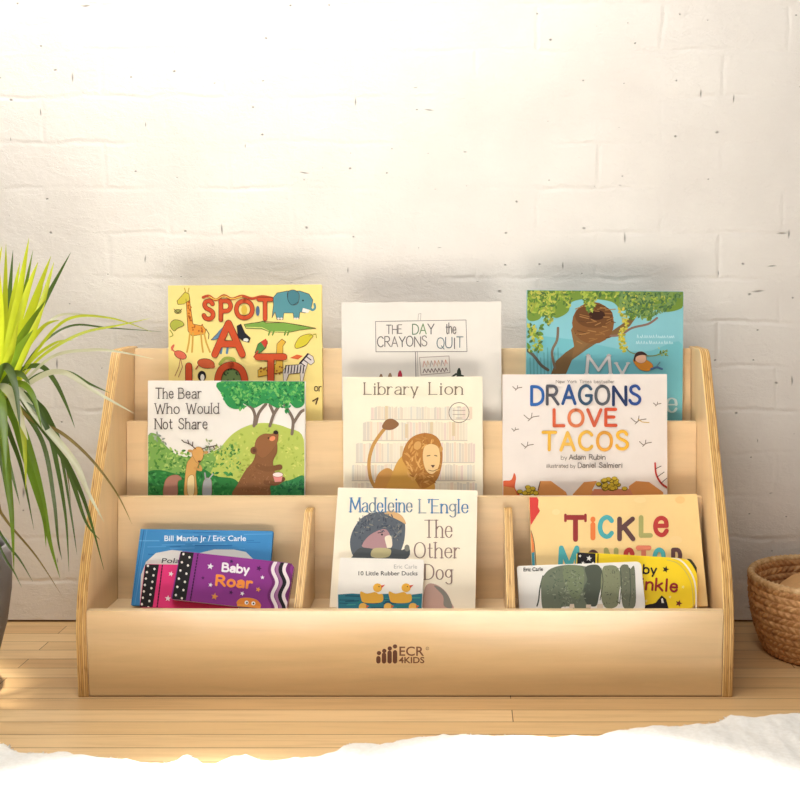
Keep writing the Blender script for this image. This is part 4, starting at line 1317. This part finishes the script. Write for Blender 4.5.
rr = []
for j in range(NT):
    th = 2 * PI * j / NT
    rad = 0.0052 + 0.0010 * abs(math.sin(th * 40))
    ring = []
    for k in range(NR):
        a = 2 * PI * k / NR
        wob = 1 + .16 * math.sin(a * 3 + th * 80)
        R_ = basket_r(BH) - .002 + rad * wob * math.cos(a)
        ring.append(bm.verts.new((R_ * math.cos(th), R_ * math.sin(th), BH + .001 + rad * wob * math.sin(a))))
    rr.append(ring)
for j in range(NT):
    for k in range(NR):
        bm.faces.new((rr[j][k], rr[j][(k + 1) % NR], rr[(j + 1) % NT][(k + 1) % NR], rr[(j + 1) % NT][k]))
bmesh.ops.recalc_face_normals(bm, faces=bm.faces[:])
o = mesh_obj('rim', bm, straw('seagrass_rim', (190, 142, 90), (220, 178, 124), (236, 202, 152)), basket, True)

# folded tan cloth lying in the basket
bm = bmesh.new()
n = 26
vv = []
for i in range(n + 1):
    row = []
    for j in range(n + 1):
        a, r_ = 2 * PI * j / n, i / n
        R_ = 0.098 * r_
        x, y = R_ * math.cos(a), R_ * math.sin(a)
        z = 0.112 + 0.03 * (x / .1) + .008 * (1 - r_ ** 6) + .0025 * math.sin(x * 60 + y * 40) - .02 * max(0, r_ - .92) / .08
        row.append(bm.verts.new((x, y, z)))
    vv.append(row)
for i in range(n):
    for j in range(n):
        bm.faces.new((vv[i][j], vv[i + 1][j], vv[i + 1][j + 1], vv[i][j + 1]))
bmesh.ops.remove_doubles(bm, verts=bm.verts[:], dist=1e-6)
g = bmesh.ops.extrude_face_region(bm, geom=bm.faces[:])
for e in g['geom']:
    if isinstance(e, bmesh.types.BMVert):
        e.co = (e.co.x * .8, e.co.y * .8, 0.0085)
bmesh.ops.recalc_face_normals(bm, faces=bm.faces[:])
o = mesh_obj('folded_cloth', bm, plain('tan_cloth', (224, 174, 116), 0.85, 0.06, 90.0, 0.2), smooth=True, matrix=Matrix.Translation((BX, BY, 0)))
tag(o, 'smooth tan folded cloth filling the woven basket', 'cloth')

# ------------------------------------------------------------------ potted plant
pc = at(-62, 690, 0.02)
PX, PY = pc.x, 0.03
plant = empty('potted_plant', (PX, PY, 0), 'potted plant with long arching green leaves in a dark grey pot', 'plant')
POT_H = 0.222
bm = bmesh.new()
pr = [(.0, .0005), (.060, .0005), (.066, .004), (.084, .05), (.098, .10), (.106, .15), (.108, .18), (.1075, .205), (.105, POT_H - .002), (.103, POT_H), (.0995, POT_H - .001), (.0985, POT_H - .012), (.099, .19), (.0, .19)]
NS = 72
rings = []
for r_, z in pr:
    rings.append([bm.verts.new((max(r_, .0005) * math.cos(2 * PI * j / NS), max(r_, .0005) * math.sin(2 * PI * j / NS), z)) for j in range(NS)])
for a, c in zip(rings, rings[1:]):
    for j in range(NS):
        bm.faces.new((a[j], a[(j + 1) % NS], c[(j + 1) % NS], c[j]))
mesh_obj('pot', bm, plain('grey_ceramic', (112, 108, 108), 0.55, 0.06, 40.0), plant, True)
bm = bmesh.new()
bmesh.ops.create_grid(bm, x_segments=24, y_segments=24, size=.098)
for v in bm.verts:
    d = math.hypot(v.co.x, v.co.y)
    m_ = max(abs(v.co.x), abs(v.co.y))
    if d > 0:
        v.co.x, v.co.y = v.co.x * m_ / d * .99, v.co.y * m_ / d * .99
    v.co.z = .196 + .004 * noise.noise((v.co.x * 60, v.co.y * 60, 1))
mesh_obj('soil', bm, plain('potting_soil', (52, 40, 32), 0.95, 0.3, 120.0, 0.6), plant, True)
crown = at(-6, 402, PY)
bm = bmesh.new()
prev = None
for i in range(9):
    f = i / 8
    cx_ = (crown.x - PX) * f ** 1.3
    z = .19 + (crown.z - .19) * f
    r_ = .014 - .003 * f + .0015 * (i % 2)
    ring = [bm.verts.new((cx_ + r_ * math.cos(2 * PI * k / 12), r_ * math.sin(2 * PI * k / 12), z)) for k in range(12)]
    if prev:
        for k in range(12):
            bm.faces.new((prev[k], prev[(k + 1) % 12], ring[(k + 1) % 12], ring[k]))
    prev = ring
bm.faces.new(prev)
mesh_obj('stem', bm, plain('plant_stem', (120, 104, 70), 0.8, 0.15, 60.0, 0.4), plant, True)

def leaf_mat(name, rgb, trans, rough=0.35):
    m, nt, b = new_mat(name)
    L = nt.links
    tc = N(nt, 'ShaderNodeTexCoord')
    no = N(nt, 'ShaderNodeTexNoise', i_Scale=25.0, i_Detail=3.0)
    L.new(tc.outputs['Object'], no.inputs['Vector'])
    c = lin(rgb)
    r = ramp(nt, [(.3, tuple(x * .8 for x in c[:3]) + (1,)), (.7, tuple(min(1, x * 1.15) for x in c[:3]) + (1,))])
    L.new(no.outputs['Fac'], r.inputs[0])
    L.new(r.outputs[0], b.inputs['Base Color'])
    b.inputs['Roughness'].default_value = rough
    tr = N(nt, 'ShaderNodeBsdfTranslucent')
    tr.inputs[0].default_value = lin(trans)
    mx = N(nt, 'ShaderNodeMixShader')
    mx.inputs[0].default_value = 0.45
    L.new(b.outputs[0], mx.inputs[1])
    L.new(tr.outputs[0], mx.inputs[2])
    L.new(mx.outputs[0], nt.nodes['Material Output'].inputs['Surface'])
    return m
leaf_mats = [leaf_mat('leaf_yellow_green', (176, 190, 44), (224, 232, 60)), leaf_mat('leaf_green', (92, 128, 36), (150, 180, 50)),
             leaf_mat('leaf_dark_green', (70, 92, 44), (100, 130, 50)), leaf_mat('leaf_dry', (128, 112, 62), (150, 130, 70)), leaf_mat('leaf_pale', (206, 206, 176), (226, 226, 190), 0.2)]
lf = bmesh.new()
OFF = Vector((PX, PY, 0))
def leaf(path, w, mat, twist=0.0, wbase=0.6):
    """a strap leaf along a path of points in the room"""
    P = [Vector(p) for p in path]
    Q = [P[0]] + P + [P[-1]]
    c = []
    for i in range(1, len(Q) - 2):
        for j in range(8):
            t = j / 8
            p0, p1, p2, p3 = Q[i - 1], Q[i], Q[i + 1], Q[i + 2]
            c.append(0.5 * (2 * p1 + (p2 - p0) * t + (2 * p0 - 5 * p1 + 4 * p2 - p3) * t * t + (3 * p1 - p0 - 3 * p2 + p3) * t ** 3))
    c.append(P[-1])
    n_ = len(c)
    prev = None
    for i, q in enumerate(c):
        f = i / (n_ - 1)
        tg = (c[min(i + 1, n_ - 1)] - c[max(i - 1, 0)]).normalized()
        view = Vector((0.25, -1, 0.15))
        sd = tg.cross(view)
        if sd.length < .05:
            sd = tg.cross(Vector((0, 0, 1)))
        sd.normalize()
        nr = sd.cross(tg).normalized()
        a = twist * (0.4 + f)
        sd, nr = sd * math.cos(a) + nr * math.sin(a), nr * math.cos(a) - sd * math.sin(a)
        ww = w * .42 * (wbase + (1 - wbase) * min(1, f / .35)) * (1 if f < .5 else max(.03, 1 - ((f - .5) / .5) ** 1.5))
        row = [lf.verts.new(q - OFF + sd * ww), lf.verts.new(q - OFF - nr * ww * .25), lf.verts.new(q - OFF - sd * ww)]
        if prev:
            for k in (0, 1):
                fc = lf.faces.new((prev[k], prev[k + 1], row[k + 1], row[k]))
                fc.material_index = mat
        prev = row
def L2(px, y0, y1, w, mat, twist=0.0):
    n_ = len(px)
    leaf([at(u, v, y0 + (y1 - y0) * i / (n_ - 1)) for i, (u, v) in enumerate(px)], w, mat, twist)
c0 = 0.03
# upright leaves, lit through
for px, y1, w, mt, tw in (
    ([(-4, 400), (2, 350), (5, 300), (6, 244)], .06, .013, 0, .3), ([(0, 398), (8, 350), (18, 300), (29, 238)], .00, .016, 0, .1), ([(-3, 398), (4, 345), (9, 300), (13, 250)], .10, .012, 2, .3),
    ([(2, 398), (13, 352), (23, 300), (33, 250)], .05, .013, 1, .5), ([(3, 396), (18, 350), (34, 302), (51, 256)], .02, .016, 0, .2), ([(4, 398), (20, 360), (38, 315), (54, 262)], -.03, .015, 0, -.2),
    ([(4, 396), (22, 345), (45, 300), (71, 252)], .10, .013, 2, .4), ([(-8, 400), (-12, 350), (-14, 300), (-12, 235)], .04, .016, 0, 0), ([(-10, 400), (-28, 350), (-46, 300), (-60, 262)], .06, .016, 0, .3),
    ([(-6, 398), (-2, 350), (-1, 305), (-3, 255)], -.04, .018, 0, .1), ([(2, 396), (12, 360), (26, 330), (46, 300)], -.06, .017, 1, .3), ([(-2, 400), (8, 372), (18, 350), (33, 330)], -.08, .016, 1, -.2),
    ([(-12, 400), (-40, 360), (-70, 330), (-100, 318)], .02, .015, 1, .2), ([(-4, 402), (4, 372), (12, 348), (18, 322)], -.09, .016, 0, .3), ([(0, 398), (6, 352), (13, 300), (20, 262)], .08, .013, 0, .3),
    ([(2, 392), (16, 355), (30, 320), (43, 286)], .05, .013, 0, .2), ([(-4, 396), (-8, 340), (-6, 290), (2, 246)], .0, .014, 0, .2), ([(1, 396), (14, 340), (27, 292), (38, 262)], -.02, .012, 0, -.1)):
    L2(px, c0, y1, w, mt, tw)
# leaves reaching right over the end of the shelf
for px, y1, w, mt, tw in (
    ([(6, 396), (30, 360), (66, 320), (110, 318), (152, 332)], .12, .0055, 0, .2), ([(8, 396), (40, 358), (80, 334), (120, 325), (152, 318)], .16, .006, 0, .4), ([(10, 398), (50, 358), (90, 350), (120, 352), (154, 359)], .05, .006, 4, .3),
    ([(8, 394), (36, 350), (70, 326), (110, 328), (165, 332)], .18, .004, 2, .2), ([(10, 390), (30, 345), (54, 318), (75, 314), (96, 316)], .14, .005, 4, .2),
    ([(8, 404), (34, 380), (62, 372), (96, 392), (135, 414)], -.02, .011, 4, .5), ([(8, 402), (36, 376), (66, 372), (90, 384), (110, 393)], .06, .007, 2, .3),
    ([(12, 390), (26, 350), (44, 326), (60, 320)], -.02, .008, 0, .2), ([(10, 395), (30, 362), (55, 343), (74, 340)], .06, .006, 0, .3)):
    L2(px, c0, y1, w, mt, tw)
# arching and hanging leaves
for px, y1, w, mt, tw in (
    ([(2, 400), (18, 372), (40, 366), (54, 380), (66, 404), (75, 428)], .06, .009, 2, .2), ([(-4, 404), (12, 386), (40, 420), (74, 462), (88, 492), (104, 522)], -.06, .013, 4, .4), ([(-4, 404), (10, 384), (34, 416), (60, 452), (84, 500), (104, 570)], -.04, .012, 2, .4),
    ([(-6, 406), (4, 388), (30, 402), (48, 430), (58, 470), (66, 520), (69, 572)], -.05, .009, 2, .3), ([(-6, 406), (6, 396), (32, 420), (60, 432), (90, 458), (116, 492), (132, 524)], -.03, .006, 3, .2),
    ([(-6, 404), (6, 402), (20, 424), (32, 460), (42, 500), (50, 542), (60, 578)], -.07, .014, 1, .3), ([(-8, 404), (0, 400), (14, 420), (24, 452), (36, 490), (44, 520), (46, 547)], -.09, .013, 1, -.2),
    ([(-10, 404), (-4, 402), (4, 440), (8, 480), (12, 520), (14, 572)], -.12, .013, 1, .2), ([(-10, 406), (-6, 440), (-2, 500), (6, 520), (36, 556), (62, 596)], .02, .005, 3, .2), ([(-20, 470), (-6, 520), (8, 545), (20, 560), (33, 582)], -.04, .0045, 2, .2),
    ([(-16, 480), (-6, 530), (4, 556), (14, 572), (22, 588)], -.06, .004, 2, .2), ([(-4, 404), (14, 392), (40, 410), (60, 440), (68, 478), (71, 505)], .08, .004, 3, .2), ([(0, 404), (16, 392), (36, 402), (54, 430), (72, 480), (86, 522), (100, 540)], .04, .010, 2, .3),
    ([(-6, 402), (10, 384), (30, 398), (46, 412), (60, 450), (72, 520), (77, 555)], .06, .007, 2, .2), ([(-8, 406), (0, 410), (12, 440), (22, 470), (34, 530)], -.02, .008, 2, .2), ([(-6, 404), (8, 388), (22, 384), (34, 398), (42, 430)], -.10, .012, 1, .3),
    ([(-8, 402), (-2, 388), (10, 392), (20, 418), (28, 440)], -.13, .016, 4, .4), ([(-10, 402), (-6, 392), (0, 400), (4, 430), (6, 470)], -.15, .018, 1, .1), ([(-8, 402), (4, 392), (16, 404), (24, 440), (26, 490)], -.11, .012, 0, .1),
    ([(-12, 404), (-30, 380), (-60, 390), (-80, 440), (-90, 510)], -.04, .014, 1, .2), ([(-14, 404), (-34, 392), (-56, 420), (-66, 480), (-70, 540)], -.09, .014, 2, .2), ([(-12, 402), (-40, 370), (-90, 372), (-120, 410), (-140, 470)], .06, .013, 1, .3),
    ([(-8, 400), (0, 372), (8, 368), (16, 390), (20, 430)], -.14, .014, 2, .2), ([(-6, 400), (8, 378), (20, 374), (30, 384)], -.12, .013, 2, .2), ([(-8, 404), (4, 396), (24, 412), (44, 446), (54, 500), (58, 540), (62, 560)], .10, .008, 2, .2),
    ([(-8, 404), (0, 420), (6, 450), (20, 505)], .10, .010, 2, .2), ([(-10, 406), (-2, 440), (4, 470), (10, 515)], .08, .012, 2, .1)):
    L2(px, c0, y1, w, mt, tw)
mesh_obj('foliage', lf, leaf_mats, plant, True)

# ------------------------------------------------------------------ light
def area(name, loc, target, size, power, rgb=(1, 1, 1), size_y=None, spread=180):
    d = bpy.data.lights.new(name, 'AREA')
    d.energy, d.color, d.size = power, rgb, size
    if size_y:
        d.shape, d.size_y = 'RECTANGLE', size_y
    d.spread = math.radians(spread)
    o = bpy.data.objects.new(name, d)
    COL.objects.link(o)
    o.location = loc
    o.rotation_euler = (Vector(target) - Vector(loc)).to_track_quat('-Z', 'Y').to_euler()
    return o
def spot(name, loc, target, angle, power, rgb=(1, 1, 1), blend=.3, size=.05):
    d = bpy.data.lights.new(name, 'SPOT')
    d.energy, d.color, d.spot_size, d.spot_blend, d.shadow_soft_size = power, rgb, math.radians(angle), blend, size
    o = bpy.data.objects.new(name, d)
    COL.objects.link(o)
    o.location = loc
    o.rotation_euler = (Vector(target) - Vector(loc)).to_track_quat('-Z', 'Y').to_euler()
    return o
wd = bpy.data.worlds.new('room_light')
SC.world = wd
wd.use_nodes = True
wd.node_tree.nodes['Background'].inputs[0].default_value = (1.0, 0.97, 0.93, 1)
wd.node_tree.nodes['Background'].inputs[1].default_value = 0.15
area('window_daylight', (-0.42, -0.38, 1.78), (0.06, 0.36, 0.85), 1.7, 27, (1.0, 0.98, 0.955), 0.5)
spot('sun_on_rug', (-0.6, -1.6, 2.6), (-0.25, -0.66, 0.0), 16.5, 1950, (1.0, 0.97, 0.93), .35, .05)
spot('sun_on_rug', (0.1, -1.6, 2.6), (0.21, -0.62, 0.0), 16.5, 1850, (1.0, 0.97, 0.93), .35, .05)
spot('sun_on_plant', (-0.45, 0.22, 2.1), (-0.70, 0.03, 0.52), 12, 380, (1.0, 0.96, 0.86), .5, .05)

SC.view_settings.view_transform = 'Standard'
SC.view_settings.look = 'None'
SC.view_settings.exposure = 0.05
SC.view_settings.gamma = 1.0
SC.view_settings.use_curve_mapping = False
